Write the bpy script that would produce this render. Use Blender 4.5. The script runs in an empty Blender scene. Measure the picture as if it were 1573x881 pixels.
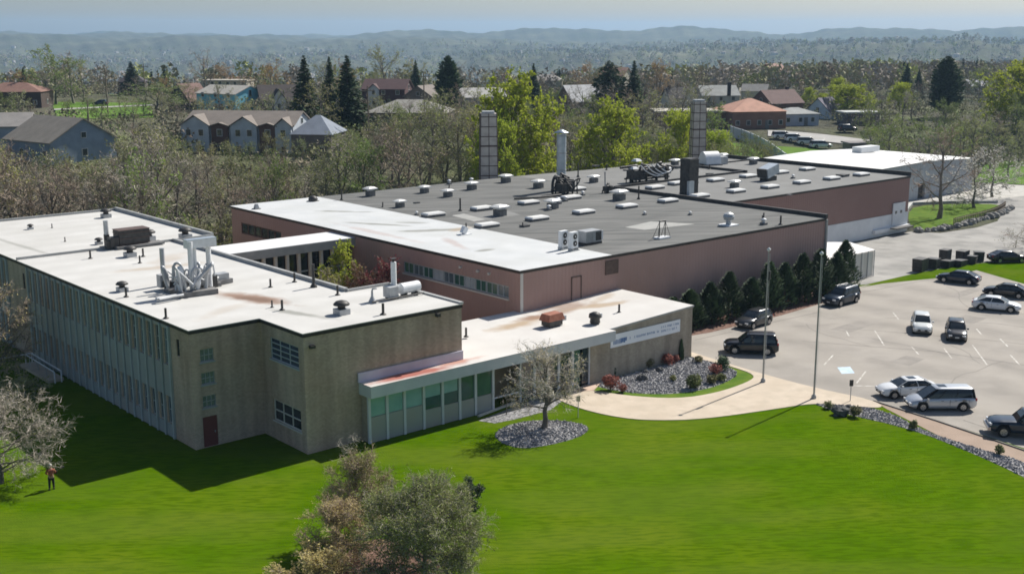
import bpy, math, random
import numpy as np
from mathutils import Vector, Matrix
R_ = math.radians
random.seed(7)
sc = bpy.context.scene
COL = sc.collection

# ------------------------------------------------------------------ camera, sky, sun
F, CH = 1820.0, 28.0
PITCH, YAW, ROLL = R_(12.08), R_(40.8), R_(0.09)
def cam_rows():
    f = np.array([math.sin(YAW)*math.cos(PITCH), math.cos(YAW)*math.cos(PITCH), -math.sin(PITCH)])
    r = np.array([math.cos(YAW), -math.sin(YAW), 0]); d = np.cross(f, r)
    c, s = math.cos(ROLL), math.sin(ROLL)
    return np.array([c*r+s*d, -s*r+c*d, f])
CM = cam_rows()
cam_d = bpy.data.cameras.new('camera'); cam = bpy.data.objects.new('camera', cam_d); COL.objects.link(cam)
cam.matrix_world = Matrix(((CM[0][0], -CM[1][0], -CM[2][0], 0), (CM[0][1], -CM[1][1], -CM[2][1], 0),
                           (CM[0][2], -CM[1][2], -CM[2][2], CH), (0, 0, 0, 1)))
cam_d.sensor_fit = 'HORIZONTAL'; cam_d.angle = 2*math.atan(786.5/F)
cam_d.clip_start = 0.5; cam_d.clip_end = 40000
sc.camera = cam

SUN = Vector((9.0, 1.0, 8.5)).normalized()
world = bpy.data.worlds.new('World'); sc.world = world; world.use_nodes = True
wn = world.node_tree; bg = wn.nodes['Background']
sky = wn.nodes.new('ShaderNodeTexSky'); sky.sky_type = 'NISHITA'; sky.sun_disc = False
sky.sun_elevation = math.asin(SUN.z); sky.sun_rotation = math.atan2(SUN.x, SUN.y)
sky.altitude = 300; sky.air_density = 1.0; sky.dust_density = 1.4; sky.ozone_density = 1.0
tint = wn.nodes.new('ShaderNodeMix'); tint.data_type = 'RGBA'; tint.blend_type = 'MULTIPLY'; tint.inputs[0].default_value = 1; tint.inputs[7].default_value = (.99, 1.01, 1.03, 1)
wn.links.new(sky.outputs[0], tint.inputs[6]); wn.links.new(tint.outputs[2], bg.inputs[0]); bg.inputs[1].default_value = 0.057
sl = bpy.data.lights.new('sun', 'SUN'); sl.energy = 4.6; sl.angle = R_(0.6); sl.color = (1.0, 0.955, 0.88)
so = bpy.data.objects.new('sun', sl); COL.objects.link(so)
so.rotation_euler = SUN.to_track_quat('Z', 'Y').to_euler(); so.location = (60, 60, 90)
sc.view_settings.view_transform = 'Standard'; sc.view_settings.look = 'None'
sc.view_settings.exposure = 0.52; sc.view_settings.gamma = 1.0
sc.render.engine = 'CYCLES'
sc.cycles.max_bounces = 6; sc.cycles.diffuse_bounces = 3; sc.cycles.glossy_bounces = 3
sc.cycles.transparent_max_bounces = 8; sc.cycles.volume_bounces = 0
sc.cycles.use_denoising = True
sc.cycles.pixel_filter_type = 'BLACKMAN_HARRIS'; sc.cycles.filter_width = 1.7
sc.cycles.sample_clamp_indirect = 6

# ------------------------------------------------------------------ measuring helpers (ground truth of the place)
def ray(px, py): return np.array([(px-786.5)/F, (py-440.5)/F, 1.0]) @ CM
def at(px, py, z=0.0):
    d = ray(px, py); t = (z-CH)/d[2]; return Vector((t*d[0], t*d[1], z))
def atd(px, d, z=None):                       # point at depth d along the compass bearing of px
    l = (px-786.5)/F*(d*.9779+(CH-5)*.209)
    x = d*math.sin(YAW)+l*math.cos(YAW); y = d*math.cos(YAW)-l*math.sin(YAW)
    return Vector((x, y, hh(x, y) if z is None else z))
def ztop(py, d): return CH-d*math.tan(PITCH+math.atan((py-440.5)/F))
def sstep(t): t = np.clip(t, 0, 1); return t*t*(3-2*t)
def hh(x, y, arr=False):
    x = np.asarray(x, float); y = np.asarray(y, float)
    d = x*math.sin(YAW)+y*math.cos(YAW); l = x*math.cos(YAW)-y*math.sin(YAW)
    r = np.hypot(x, y)
    d0 = np.clip(182+0.85*l, 140, 262)
    plate = 8-3.0*sstep((l+30)/90)
    s1 = plate*sstep((d-d0)/55)
    lr = sstep((l/np.maximum(r, 1)+0.05)/0.35)            # 0 left .. 1 right
    drop = (-66+36*lr)*sstep((d-(400-30*lr))/(330+750*lr))
    n = (np.sin(x/610+1.3)*np.cos(y/730+.4)+.6*np.sin(x/283+y/391+2)+.4*np.sin(x/149-y/173))
    hill = (78-40*lr)*sstep((r-2300)/3900)+n*(9*sstep((r-900)/1800)+12*sstep((r-4000)/2500))+(13+4*lr)*np.sin(r/520+l/800+.7*n)*sstep((r-1500)/1500)+5*np.sin(x/1700+y/900+2)*sstep((r-4000)/2500)
    u_ = l/np.maximum(r, 1)*60
    hill = hill+sstep((r-1600)/1500)*(3.2*np.sin(u_*1.7+r/300)+2.4*np.sin(u_*3.9-r/410+1)+1.6*np.sin(u_*8.3+r/170)+5*np.sin(u_*.55+r/1500))
    hill = hill-9*sstep((r-3300)/500)*sstep((4700-r)/500)*(.5+.5*np.sin(u_*.3))
    far = -60*sstep((r-7600)/2500)
    z = s1+np.where(d > 300, drop+hill+far, 0)
    return z if arr else float(z)

# ------------------------------------------------------------------ object helpers
def tag(o, label=None, cat=None, group=None, kind=None):
    if label: o['label'] = label
    if cat: o['category'] = cat
    if group: o['group'] = group
    if kind: o['kind'] = kind
    return o
def thing(name, label, cat, loc=(0, 0, 0), rz=0, group=None):
    o = bpy.data.objects.new(name, None); COL.objects.link(o); o.location = loc; o.rotation_euler = (0, 0, rz)
    o.empty_display_size = .3
    return tag(o, label, cat, group)
KIDS = {}
class MB:
    def __init__(s): s.v = []; s.f = []; s.m = []; s.sm = []
    def add(s, vs, fs, m=0, sm=False):
        b = len(s.v); s.v += [tuple(p) for p in vs]
        for f in fs: s.f.append([b+i for i in f]); s.m.append(m); s.sm.append(sm)
        return s
    def box(s, x0, x1, y0, y1, z0, z1, m=0):
        return s.add([(x0,y0,z0),(x1,y0,z0),(x1,y1,z0),(x0,y1,z0),(x0,y0,z1),(x1,y0,z1),(x1,y1,z1),(x0,y1,z1)],
                     [(0,3,2,1),(4,5,6,7),(0,1,5,4),(1,2,6,5),(2,3,7,6),(3,0,4,7)], m)
    def rbox(s, c, size, rz=0, m=0, tilt=0, taper=1.0):
        vs = []
        for k in (-1, 1):
            for i, j in ((-1,-1),(1,-1),(1,1),(-1,1)):
                t = taper if k > 0 else 1
                p = Vector((i*size[0]/2*t, j*size[1]/2*t, k*size[2]/2))
                if tilt: p = Matrix.Rotation(tilt, 3, 'Y') @ p
                p = Matrix.Rotation(rz, 3, 'Z') @ p
                vs.append(p+Vector(c))
        return s.add(vs, [(0,3,2,1),(4,5,6,7),(0,1,5,4),(1,2,6,5),(2,3,7,6),(3,0,4,7)], m)
    def prism(s, poly, z0, z1, m=0, mt=None, ztf=None):
        a = sum(poly[i][0]*poly[(i+1)%len(poly)][1]-poly[(i+1)%len(poly)][0]*poly[i][1] for i in range(len(poly)))
        if a < 0: poly = poly[::-1]
        n = len(poly); zt = ztf or (lambda x, y: z1)
        vs = [(p[0], p[1], z0) for p in poly]+[(p[0], p[1], zt(p[0], p[1])) for p in poly]
        s.add(vs, [tuple(range(n-1, -1, -1))], m)
        s.add(vs, [tuple(range(n, 2*n))], m if mt is None else mt)
        s.add(vs, [(i, (i+1)%n, n+(i+1)%n, n+i) for i in range(n)], m)
        return s
    def sheet(s, poly, z, m=0):
        a = sum(poly[i][0]*poly[(i+1)%len(poly)][1]-poly[(i+1)%len(poly)][0]*poly[i][1] for i in range(len(poly)))
        if a < 0: poly = poly[::-1]
        return s.add([(p[0], p[1], z) for p in poly], [tuple(range(len(poly)))], m)
    def tube(s, pts, rs, n=8, m=0, caps=True, sm=True):
        pts = [Vector(p) for p in pts]
        if not hasattr(rs, '__len__'): rs = [rs]*len(pts)
        vs = []; ref = None
        for i, p in enumerate(pts):
            t = (pts[min(i+1, len(pts)-1)]-pts[max(i-1, 0)]).normalized()
            if ref is None: ref = Vector((1, 0, 0)) if abs(t.x) < .8 else Vector((0, 1, 0))
            u = (ref-t*ref.dot(t)).normalized(); w = t.cross(u); ref = u
            for k in range(n):
                a = 2*math.pi*k/n; vs.append(p+(u*math.cos(a)+w*math.sin(a))*rs[i])
        L = len(pts)
        s.add(vs, [(i*n+k, i*n+(k+1)%n, (i+1)*n+(k+1)%n, (i+1)*n+k) for i in range(L-1) for k in range(n)], m, sm)
        if caps: s.add(vs[:n], [tuple(range(n-1, -1, -1))], m); s.add(vs[-n:], [tuple(range(n))], m)
        return s
    def lathe(s, prof, c=(0, 0, 0), n=14, m=0, sm=True):
        vs = []
        for r, z in prof:
            for k in range(n):
                a = 2*math.pi*k/n; vs.append((c[0]+r*math.cos(a), c[1]+r*math.sin(a), c[2]+z))
        L = len(prof)
        s.add(vs, [(i*n+k, i*n+(k+1)%n, (i+1)*n+(k+1)%n, (i+1)*n+k) for i in range(L-1) for k in range(n)], m, sm)
        s.add(vs[-n:], [tuple(range(n))], m)
        return s
    def mesh(s, name, mats):
        me = bpy.data.meshes.new(name); me.from_pydata(s.v, [], s.f)
        for mm in (mats if isinstance(mats, (list, tuple)) else [mats]): me.materials.append(mm)
        me.polygons.foreach_set('material_index', s.m); me.polygons.foreach_set('use_smooth', s.sm); me.update()
        return me
    def build(s, name, mats, parent=None, loc=None):
        o = bpy.data.objects.new(name, s.mesh(name, mats)); COL.objects.link(o)
        if parent is not None: o.parent = parent; KIDS.setdefault(parent.name, []).append(o)
        if loc: o.location = loc
        return o
def link(name, me, parent=None, loc=None):
    o = bpy.data.objects.new(name, me); COL.objects.link(o)
    if parent is not None: o.parent = parent; KIDS.setdefault(parent.name, []).append(o)
    if loc: o.location = loc
    return o
def dup(o, parent=None):
    c = o.copy(); COL.objects.link(c)
    if parent is not None: c.parent = parent; KIDS.setdefault(parent.name, []).append(c)
    for ch in list(KIDS.get(o.name, [])): dup(ch, c)
    return c
ONES = 'zeroth first second third fourth fifth sixth seventh eighth ninth tenth eleventh twelfth thirteenth fourteenth fifteenth sixteenth seventeenth eighteenth nineteenth'.split()
TENS = {20: 'twent', 30: 'thirt', 40: 'fort', 50: 'fift', 60: 'sixt', 70: 'sevent', 80: 'eight', 90: 'ninet'}
def ordw(n):
    if n < 20: return ONES[n]
    t, u = n//10*10, n % 10
    return TENS[t]+'ieth' if u == 0 else TENS[t]+'y-'+ONES[u]

# ------------------------------------------------------------------ materials
def lin(c):  # srgb 0-255 -> linear
    return tuple(((v/255+.055)/1.055)**2.4 if v > 10 else v/255/12.92 for v in c)
def mat(name, c1, c2=None, scale=1.0, rough=.8, metal=0, bump=0, bscale=None, c3=None, scale3=.1, stretch=None,
        obj=False, rand=0.0, island=0.0, spec=.4, trans=0.0, stains=None, streak=None, streak2=None, wave=None, coat=0, voro=None, lo=.35, hi=.65):
    m = bpy.data.materials.new(name); m.use_nodes = True; nt = m.node_tree; N = nt.nodes; L = nt.links
    b = N['Principled BSDF']; b.inputs['Roughness'].default_value = rough; b.inputs['Metallic'].default_value = metal
    b.inputs['Specular IOR Level'].default_value = spec
    if coat: b.inputs['Coat Weight'].default_value = coat; b.inputs['Coat Roughness'].default_value = .05
    if obj: tc = N.new('ShaderNodeTexCoord'); P = tc.outputs['Object']
    else: tc = N.new('ShaderNodeNewGeometry'); P = tc.outputs['Position']
    P0 = P
    if stretch:
        mp = N.new('ShaderNodeMapping'); mp.inputs['Scale'].default_value = stretch[:3]
        if len(stretch) > 3: mp.inputs['Rotation'].default_value = (0, 0, stretch[3])
        L.new(P, mp.inputs[0]); P = mp.outputs[0]
    def noise(sc_, det=4, src=None):
        n = N.new('ShaderNodeTexNoise'); n.inputs['Scale'].default_value = sc_; n.inputs['Detail'].default_value = det
        L.new(src or P, n.inputs['Vector']); return n.outputs['Fac']
    def ramp(f, a, b_):
        r = N.new('ShaderNodeMapRange'); r.inputs[1].default_value = a; r.inputs[2].default_value = b_; L.new(f, r.inputs[0]); return r.outputs[0]
    def mix(f, a, b_, mode='MIX'):
        x = N.new('ShaderNodeMix'); x.data_type = 'RGBA'; x.blend_type = mode
        if hasattr(f, 'links'): L.new(f, x.inputs[0])
        else: x.inputs[0].default_value = f
        for i, q in ((6, a), (7, b_)):
            if hasattr(q, 'links'): L.new(q, x.inputs[i])
            else: x.inputs[i].default_value = (*q, 1)
        return x.outputs[2]
    col = None
    if voro:
        v = N.new('ShaderNodeTexVoronoi'); v.inputs['Scale'].default_value = voro; L.new(P, v.inputs['Vector'])
        sp = N.new('ShaderNodeSeparateColor'); L.new(v.outputs['Color'], sp.inputs[0])
        col = mix(sp.outputs[0], c1, c2 or c1)
        vb = v.outputs['Distance']
    elif c2: col = mix(ramp(noise(scale), lo, hi), c1, c2)
    if c3: col = mix(ramp(noise(scale3, 5), .45, .7), col if col is not None else c1, c3)
    for sk in (streak, streak2):                  # ((length, width), colour, strength, scale): mown streaks
        if not sk: continue
        tm = N.new('ShaderNodeMapping'); tm.vector_type = 'TEXTURE'; tm.inputs['Rotation'].default_value = (0, 0, -YAW+.06); tm.inputs['Scale'].default_value = (sk[0][0], sk[0][1], 1)
        L.new(P0, tm.inputs[0]); f_ = noise(sk[3], 5, tm.outputs[0])
        q_ = N.new('ShaderNodeMapRange'); q_.inputs[1].default_value = .46; q_.inputs[2].default_value = .60; q_.inputs[4].default_value = sk[2]; L.new(f_, q_.inputs[0])
        col = mix(q_.outputs[0], col if col is not None else c1, sk[1])
    if wave:                                     # (scale, colour, strength, direction)
        w = N.new('ShaderNodeTexWave'); w.inputs['Scale'].default_value = wave[0]; w.bands_direction = wave[3]
        w.inputs['Distortion'].default_value = wave[4]; w.inputs['Detail'].default_value = 3; w.inputs['Detail Scale'].default_value = .6
        L.new(P0, w.inputs['Vector'])
        mm = N.new('ShaderNodeMath'); mm.operation = 'MULTIPLY'; mm.inputs[1].default_value = wave[2]; L.new(w.outputs['Fac'], mm.inputs[0])
        col = mix(mm.outputs[0], col if col is not None else c1, wave[1])
    if stains:
        nz = N.new('ShaderNodeTexNoise'); nz.inputs['Scale'].default_value = .55; nz.inputs['Detail'].default_value = 5; L.new(P0, nz.inputs['Vector'])
        for (cx, cy, rx, ry, rot, c, amt) in stains:
            vm = N.new('ShaderNodeMapping'); vm.vector_type = 'TEXTURE'
            vm.inputs['Location'].default_value = (cx, cy, 0); vm.inputs['Rotation'].default_value = (0, 0, rot); vm.inputs['Scale'].default_value = (rx, ry, 1000)
            L.new(P0, vm.inputs[0])
            ln = N.new('ShaderNodeVectorMath'); ln.operation = 'LENGTH'; L.new(vm.outputs[0], ln.inputs[0])
            ad = N.new('ShaderNodeMath'); ad.operation = 'MULTIPLY_ADD'; ad.inputs[1].default_value = 1.6; L.new(nz.outputs['Fac'], ad.inputs[0]); L.new(ln.outputs['Value'], ad.inputs[2])
            rr = N.new('ShaderNodeMapRange'); rr.inputs[1].default_value = 1.25; rr.inputs[2].default_value = 1.95
            rr.inputs[3].default_value = amt; rr.inputs[4].default_value = 0; L.new(ad.outputs[0], rr.inputs[0])
            col = mix(rr.outputs[0], col if col is not None else c1, c)
    if rand or island:
        hs = N.new('ShaderNodeHueSaturation')
        if rand: oi = N.new('ShaderNodeObjectInfo'); s_ = oi.outputs['Random']; a = rand
        else: s_ = None
        if island:
            gi = N.new('ShaderNodeNewGeometry'); s2 = gi.outputs['Random Per Island']
            r2 = N.new('ShaderNodeMapRange'); r2.inputs[3].default_value = 1-island; r2.inputs[4].default_value = 1+island; L.new(s2, r2.inputs[0])
        if rand:
            r1 = N.new('ShaderNodeMapRange'); r1.inputs[3].default_value = 1-rand; r1.inputs[4].default_value = 1+rand; L.new(s_, r1.inputs[0])
            rh = N.new('ShaderNodeMapRange'); rh.inputs[3].default_value = .5-rand*.06; rh.inputs[4].default_value = .5+rand*.06
            mu = N.new('ShaderNodeMath'); mu.operation = 'FRACT'; m7 = N.new('ShaderNodeMath'); m7.operation = 'MULTIPLY'; m7.inputs[1].default_value = 7.31
            L.new(s_, m7.inputs[0]); L.new(m7.outputs[0], mu.inputs[0]); L.new(mu.outputs[0], rh.inputs[0]); L.new(rh.outputs[0], hs.inputs['Hue'])
        if rand and island:
            mu2 = N.new('ShaderNodeMath'); mu2.operation = 'MULTIPLY'; L.new(r1.outputs[0], mu2.inputs[0]); L.new(r2.outputs[0], mu2.inputs[1]); L.new(mu2.outputs[0], hs.inputs['Value'])
        else: L.new((r1 if rand else r2).outputs[0], hs.inputs['Value'])
        if col is not None: L.new(col, hs.inputs['Color'])
        else: hs.inputs['Color'].default_value = (*c1, 1)
        col = hs.outputs[0]
    if col is not None: L.new(col, b.inputs['Base Color'])
    else: b.inputs['Base Color'].default_value = (*c1, 1)
    if bump:
        bp = N.new('ShaderNodeBump'); bp.inputs['Strength'].default_value = bump; bp.inputs['Distance'].default_value = .05
        L.new(vb if voro else noise(bscale or scale*6, 6), bp.inputs['Height']); L.new(bp.outputs[0], b.inputs['Normal'])
    if trans:
        out = N['Material Output']; tr = N.new('ShaderNodeBsdfTranslucent'); ms = N.new('ShaderNodeMixShader'); ms.inputs[0].default_value = trans
        if col is not None: L.new(col, tr.inputs[0])
        else: tr.inputs[0].default_value = (*c1, 1)
        L.new(b.outputs[0], ms.inputs[1]); L.new(tr.outputs[0], ms.inputs[2]); L.new(ms.outputs[0], out.inputs[0])
    return m

RUST = (.24, .13, .075); TAN = (.38, .28, .18); SOOT = (.22, .22, .19)
M = {}
M['lawn'] = mat('lawn_grass', (.056, .120, .0012), (.080, .150, .0018), scale=.5, c3=(.105, .155, .006), scale3=.12, rough=1, bump=.7, bscale=7, spec=.0, lo=.3, hi=.7, streak=((1.6, .34), (.042, .092, .0012), .62, 1.3), streak2=((9, 2.2), (.115, .150, .02), .32, .45))
M['verge'] = mat('verge_grass', (.07, .14, .012), (.12, .18, .02), scale=.8, rough=1, bump=.6, bscale=12, spec=.1)
M['brush'] = mat('brush_floor', (.16, .155, .075), (.22, .21, .10), scale=.25, c3=(.19, .27, .055), scale3=.05, rough=1, bump=1, bscale=2, spec=.1)
M['gravel'] = mat('grey_gravel', (.13, .13, .135), (.36, .355, .355), voro=7.0, rough=.95, bump=.8, spec=.2)
M['mulch'] = mat('red_mulch', (.14, .085, .065), (.24, .15, .12), scale=3, rough=1, bump=.8, bscale=14, spec=.1)
M['stone'] = mat('gravel_stone', (.22, .215, .22), (.37, .36, .36), scale=2.5, rough=.9, island=.45)
M['asphalt'] = mat('worn_asphalt', (.30, .275, .243), (.35, .322, .287), scale=.16, c3=(.27, .248, .22), scale3=.33, rough=.92, bump=.35, bscale=30, spec=.25,
                   wave=(.05, (.41, .375, .33), .45, 'X', 7.0), streak=((2.5, 1.6), (.24, .222, .195), .25, .9))
M['service'] = mat('service_asphalt', (.29, .28, .26), (.38, .365, .34), scale=.12, c3=(.23, .225, .21), scale3=.28, rough=.92, bump=.35, bscale=30, spec=.25)
M['walk'] = mat('concrete_walk', (.49, .41, .315), (.56, .475, .375), scale=.4, c3=(.46, .39, .30), scale3=.9, rough=.9, bump=.2, bscale=20)
M['patch_asphalt'] = mat('patched_asphalt', (.25, .23, .205), (.30, .275, .245), scale=.8, rough=.95, bump=.3, bscale=25)
M['crack'] = mat('tar_seam', (.15, .14, .125), (.21, .195, .175), scale=2, rough=.9)
M['paint'] = mat('road_paint', (.62, .60, .56), (.38, .345, .30), scale=2.2, rough=.8, lo=.42, hi=.6)
M['bluepaint'] = mat('blue_paint', (.42, .55, .66), (.55, .64, .70), scale=2, rough=.8)
M['white_roof'] = mat('white_membrane', (.545, .535, .51), (.60, .59, .565), scale=.35, c3=(.51, .50, .47), scale3=.18, rough=.75, bump=.12, bscale=3, wave=(.105, (.42, .41, .385), .20, 'Y', .8),
    stains=[(41.9, 79.2, 4.2, 1.3, R_(-68), RUST, .85), (42.0, 78.6, 2.3, .7, R_(-66), (.14,.08,.05), .7), (42.2, 72, 3.2, .55, R_(-72), SOOT, .75),
            (42.6, 94.8, 4.2, 1.0, R_(-10), TAN, .5), (41.3, 88.5, 2.6, .7, R_(60), SOOT, .45), (36.8, 114, .4, 10, R_(4), SOOT, .5), (44.5, 98, 3, 1.3, R_(40), TAN, .35), (41, 84.5, 2.2, 1.0, 0, SOOT, .35), (38.6, 76.5, 3, .8, R_(30), TAN, .25)])
M['low_roof'] = mat('low_membrane', (.55, .53, .50), (.60, .585, .555), scale=.35, rough=.75, bump=.12, bscale=3,
    stains=[(63.2, 72.4, 3.6, 1.1, R_(5), TAN, .9), (65.5, 73.2, 1.8, .8, 0, RUST, .8), (69.5, 73.6, 3.4, 1.2, R_(5), RUST, .7), (72.8, 72.2, 3.4, .7, R_(-15), TAN, .8), (70, 74.8, 4, .6, 0, RUST, .6), (75, 74, 2.5, .7, R_(20), TAN, .5),
            (48.3, 66.2, 4.5, .8, 0, (.36, .12, .09), 1.0), (51.8, 66.6, 2.6, .5, 0, (.45, .22, .16), .9), (57, 74, 3, .7, R_(20), SOOT, .3)])
M['strip_roof'] = mat('white_coating', (.50, .515, .52), (.565, .575, .575), scale=.3, c3=(.49, .50, .49), scale3=.2, rough=.75,
    stains=[(72.8, 115.6, 2.4, .7, R_(-50), SOOT, .8), (75, 113, 1.6, .5, R_(-40), SOOT, .7), (71.2, 104.5, 4.0, .6, R_(-62), SOOT, .8), (74.6, 103, 2.2, .5, R_(-50), SOOT, .7), (73.2, 97.4, 4.2, .8, R_(-30), SOOT, .8), (75.8, 96, 2.4, .9, R_(20), (.34,.27,.19), .8), (70.2, 90, 3.4, .6, R_(70), (.42,.33,.30), .6), (69.9, 84.9, 1.0, .5, 0, SOOT, .8), (68, 100, .6, 8, 0, (.42,.33,.30), .5)])
M['dark_roof'] = mat('grey_gravel_roof', (.105, .107, .103), (.145, .147, .14), scale=.22, rough=.95, bump=.3, bscale=9, stretch=(.35, 1.9, 1, R_(-4)), c3=(.15, .15, .143), scale3=.35, streak=((7, .5), (.075, .077, .073), .6, .9), streak2=((8, .55), (.20, .197, .188), .5, .8))
M['roof2'] = mat('grey_membrane_roof', (.165, .165, .16), (.20, .20, .193), scale=.25, rough=.9, bump=.2, bscale=8, c3=(.165, .165, .16), scale3=.12)
M['patch'] = mat('pale_patch', (.30, .30, .285), (.36, .355, .335), scale=.6, rough=.9)
M['drip'] = mat('dark_drip_edge', (.028, .023, .02), (.05, .042, .036), scale=2, rough=.6)
M['coping'] = mat('grey_coping', (.34, .345, .34), (.42, .42, .41), scale=1, rough=.6, metal=.2)
def brick(name, c1, c2, c3, mort, sc_=1.0):
    m = mat(name, c1, c2, scale=.5, c3=c3, scale3=.14, rough=.92, spec=.2)
    nt = m.node_tree; N = nt.nodes; L = nt.links; b = N['Principled BSDF']
    old = b.inputs['Base Color'].links[0].from_socket
    g = N.new('ShaderNodeNewGeometry'); sx = N.new('ShaderNodeSeparateXYZ'); L.new(g.outputs['Position'], sx.inputs[0])
    a = N.new('ShaderNodeMath'); a.operation = 'ADD'; L.new(sx.outputs[0], a.inputs[0]); L.new(sx.outputs[1], a.inputs[1])
    cb = N.new('ShaderNodeCombineXYZ'); L.new(a.outputs[0], cb.inputs[0]); L.new(sx.outputs[2], cb.inputs[1])
    br = N.new('ShaderNodeTexBrick'); br.inputs['Scale'].default_value = 2.6*sc_; br.inputs['Mortar Size'].default_value = .03
    br.inputs['Color1'].default_value = (1, 1, 1, 1); br.inputs['Color2'].default_value = (.72, .72, .72, 1); br.inputs['Mortar'].default_value = (*mort, 1)
    L.new(cb.outputs[0], br.inputs['Vector'])
    mx = N.new('ShaderNodeMix'); mx.data_type = 'RGBA'; mx.blend_type = 'MULTIPLY'; mx.inputs[0].default_value = .8
    L.new(old, mx.inputs[6]); L.new(br.outputs['Color'], mx.inputs[7]); 
    # faint vertical weather streaks
    mp = N.new('ShaderNodeMapping'); mp.inputs['Scale'].default_value = (1.4, 1.4, .12); L.new(g.outputs['Position'], mp.inputs[0])
    nz = N.new('ShaderNodeTexNoise'); nz.inputs['Scale'].default_value = 1; nz.inputs['Detail'].default_value = 4; L.new(mp.outputs[0], nz.inputs['Vector'])
    rr = N.new('ShaderNodeMapRange'); rr.inputs[1].default_value = .35; rr.inputs[2].default_value = .75; rr.inputs[3].default_value = 1; rr.inputs[4].default_value = .62; L.new(nz.outputs['Fac'], rr.inputs[0])
    m2 = N.new('ShaderNodeMix'); m2.data_type = 'RGBA'; m2.blend_type = 'MULTIPLY'; m2.inputs[0].default_value = .8
    L.new(mx.outputs[2], m2.inputs[6]); L.new(rr.outputs[0], m2.inputs[7]); L.new(m2.outputs[2], b.inputs['Base Color'])
    return m
M['tan_brick'] = brick('tan_brick', (.60, .49, .395), (.68, .56, .455), (.60, .43, .33), (.55, .52, .47))
M['annex_brick'] = brick('annex_brick', (.48, .42, .34), (.54, .475, .385), (.48, .41, .34), (.6, .57, .52))
M['red_brick'] = brick('red_brick', (.13, .062, .048), (.16, .08, .06), (.11, .06, .05), (.7, .6, .55))
def siding(name, c1, c2, c3, pitch=2.2):
    m = mat(name, c1, c2, scale=.16, c3=c3, scale3=.07, rough=.7, spec=.3)
    nt = m.node_tree; N = nt.nodes; L = nt.links; b = N['Principled BSDF']
    g = N.new('ShaderNodeNewGeometry'); sx = N.new('ShaderNodeSeparateXYZ'); L.new(g.outputs['Position'], sx.inputs[0])
    a = N.new('ShaderNodeMath'); a.operation = 'ADD'; L.new(sx.outputs[0], a.inputs[0]); L.new(sx.outputs[1], a.inputs[1])
    mu = N.new('ShaderNodeMath'); mu.operation = 'MULTIPLY'; mu.inputs[1].default_value = 2*math.pi*pitch; L.new(a.outputs[0], mu.inputs[0])
    si = N.new('ShaderNodeMath'); si.operation = 'SINE'; L.new(mu.outputs[0], si.inputs[0])
    bp = N.new('ShaderNodeBump'); bp.inputs['Strength'].default_value = .4; bp.inputs['Distance'].default_value = .03; L.new(si.outputs[0], bp.inputs['Height'])
    L.new(bp.outputs[0], b.inputs['Normal']); return m
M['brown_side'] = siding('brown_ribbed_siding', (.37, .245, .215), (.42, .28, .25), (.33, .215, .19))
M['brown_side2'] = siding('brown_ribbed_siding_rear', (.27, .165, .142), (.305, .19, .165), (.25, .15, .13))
M['white_paint'] = mat('white_painted_wall', (.66, .67, .68), (.74, .75, .755), scale=.6, rough=.8)
M['white_metal'] = mat('white_metal', (.78, .79, .80), (.70, .71, .72), scale=2, rough=.5, obj=True)
M['grey_metal'] = mat('grey_metal', (.36, .37, .38), (.48, .49, .50), scale=1.5, rough=.5, metal=.35, obj=True, rand=.15)
M['galv'] = mat('galvanised', (.40, .45, .50), (.52, .57, .61), scale=1.2, rough=.4, metal=.5, obj=True)
M['dark_metal'] = mat('dark_metal', (.035, .033, .032), (.07, .065, .06), scale=3, rough=.55, obj=True)
M['brown_metal'] = mat('brown_metal', (.085, .055, .045), (.12, .08, .065), scale=2, rough=.6, obj=True)
M['rust_metal'] = mat('rusty_metal', (.26, .09, .055), (.34, .14, .09), scale=2.5, rough=.8, obj=True)
M['lattice'] = mat('tower_panel', (.52, .46, .41), (.62, .56, .50), scale=1.5, rough=.8, obj=True)
M['skylight'] = mat('skylight_dome', (.72, .71, .68), (.80, .79, .76), scale=1, rough=.35, obj=True, rand=.05)
M['curb'] = mat('roof_curb', (.15, .145, .14), (.22, .215, .21), scale=2, rough=.8, obj=True)
M['fascia'] = mat('pale_fascia', (.55, .58, .63), (.61, .64, .685), scale=1, rough=.55)
M['flash'] = mat('lavender_flashing', (.50, .48, .58), (.56, .54, .63), scale=1, rough=.6)
M['glass'] = mat('dark_glass', (.012, .02, .028), (.03, .05, .06), scale=.7, rough=.08, spec=.8)
M['blueglass'] = mat('bluish_glass', (.02, .045, .085), (.05, .09, .15), scale=.6, rough=.08, spec=.8)
M['teal'] = mat('teal_blind_glass', (.22, .43, .41), (.28, .50, .48), scale=.8, rough=.12, spec=.7)
M['darkteal'] = mat('dark_teal_glass', (.03, .10, .085), (.05, .14, .115), scale=.8, rough=.1, spec=.7)
M['bluefin'] = mat('blue_grey_panel', (.37, .42, .44), (.42, .47, .48), scale=.7, c3=(.31,.35,.35), scale3=.3, rough=.6)
M['bluepanel'] = mat('blue_grey_spandrel', (.30, .335, .345), (.34, .375, .38), scale=.4, c3=(.36, .345, .32), scale3=.15, rough=.6)
M['frame'] = mat('window_frame', (.42, .47, .50), rough=.5)
M['paleframe'] = mat('pale_frame', (.60, .58, .54), rough=.6)
M['beige'] = mat('beige_wall', (.50, .42, .31), (.56, .47, .36), scale=.8, rough=.9)
M['reddoor'] = mat('red_brown_door', (.16, .05, .045), rough=.6)
M['tyre'] = mat('tyre_rubber', (.018, .018, .018), rough=.85)
M['rim'] = mat('wheel_rim', (.45, .45, .46), rough=.3, metal=.8)
M['carglass'] = mat('car_glass', (.012, .016, .018), rough=.06, spec=.8)
M['lamp_glass'] = mat('headlamp_glass', (.62, .64, .66), rough=.1, spec=.8)
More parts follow.
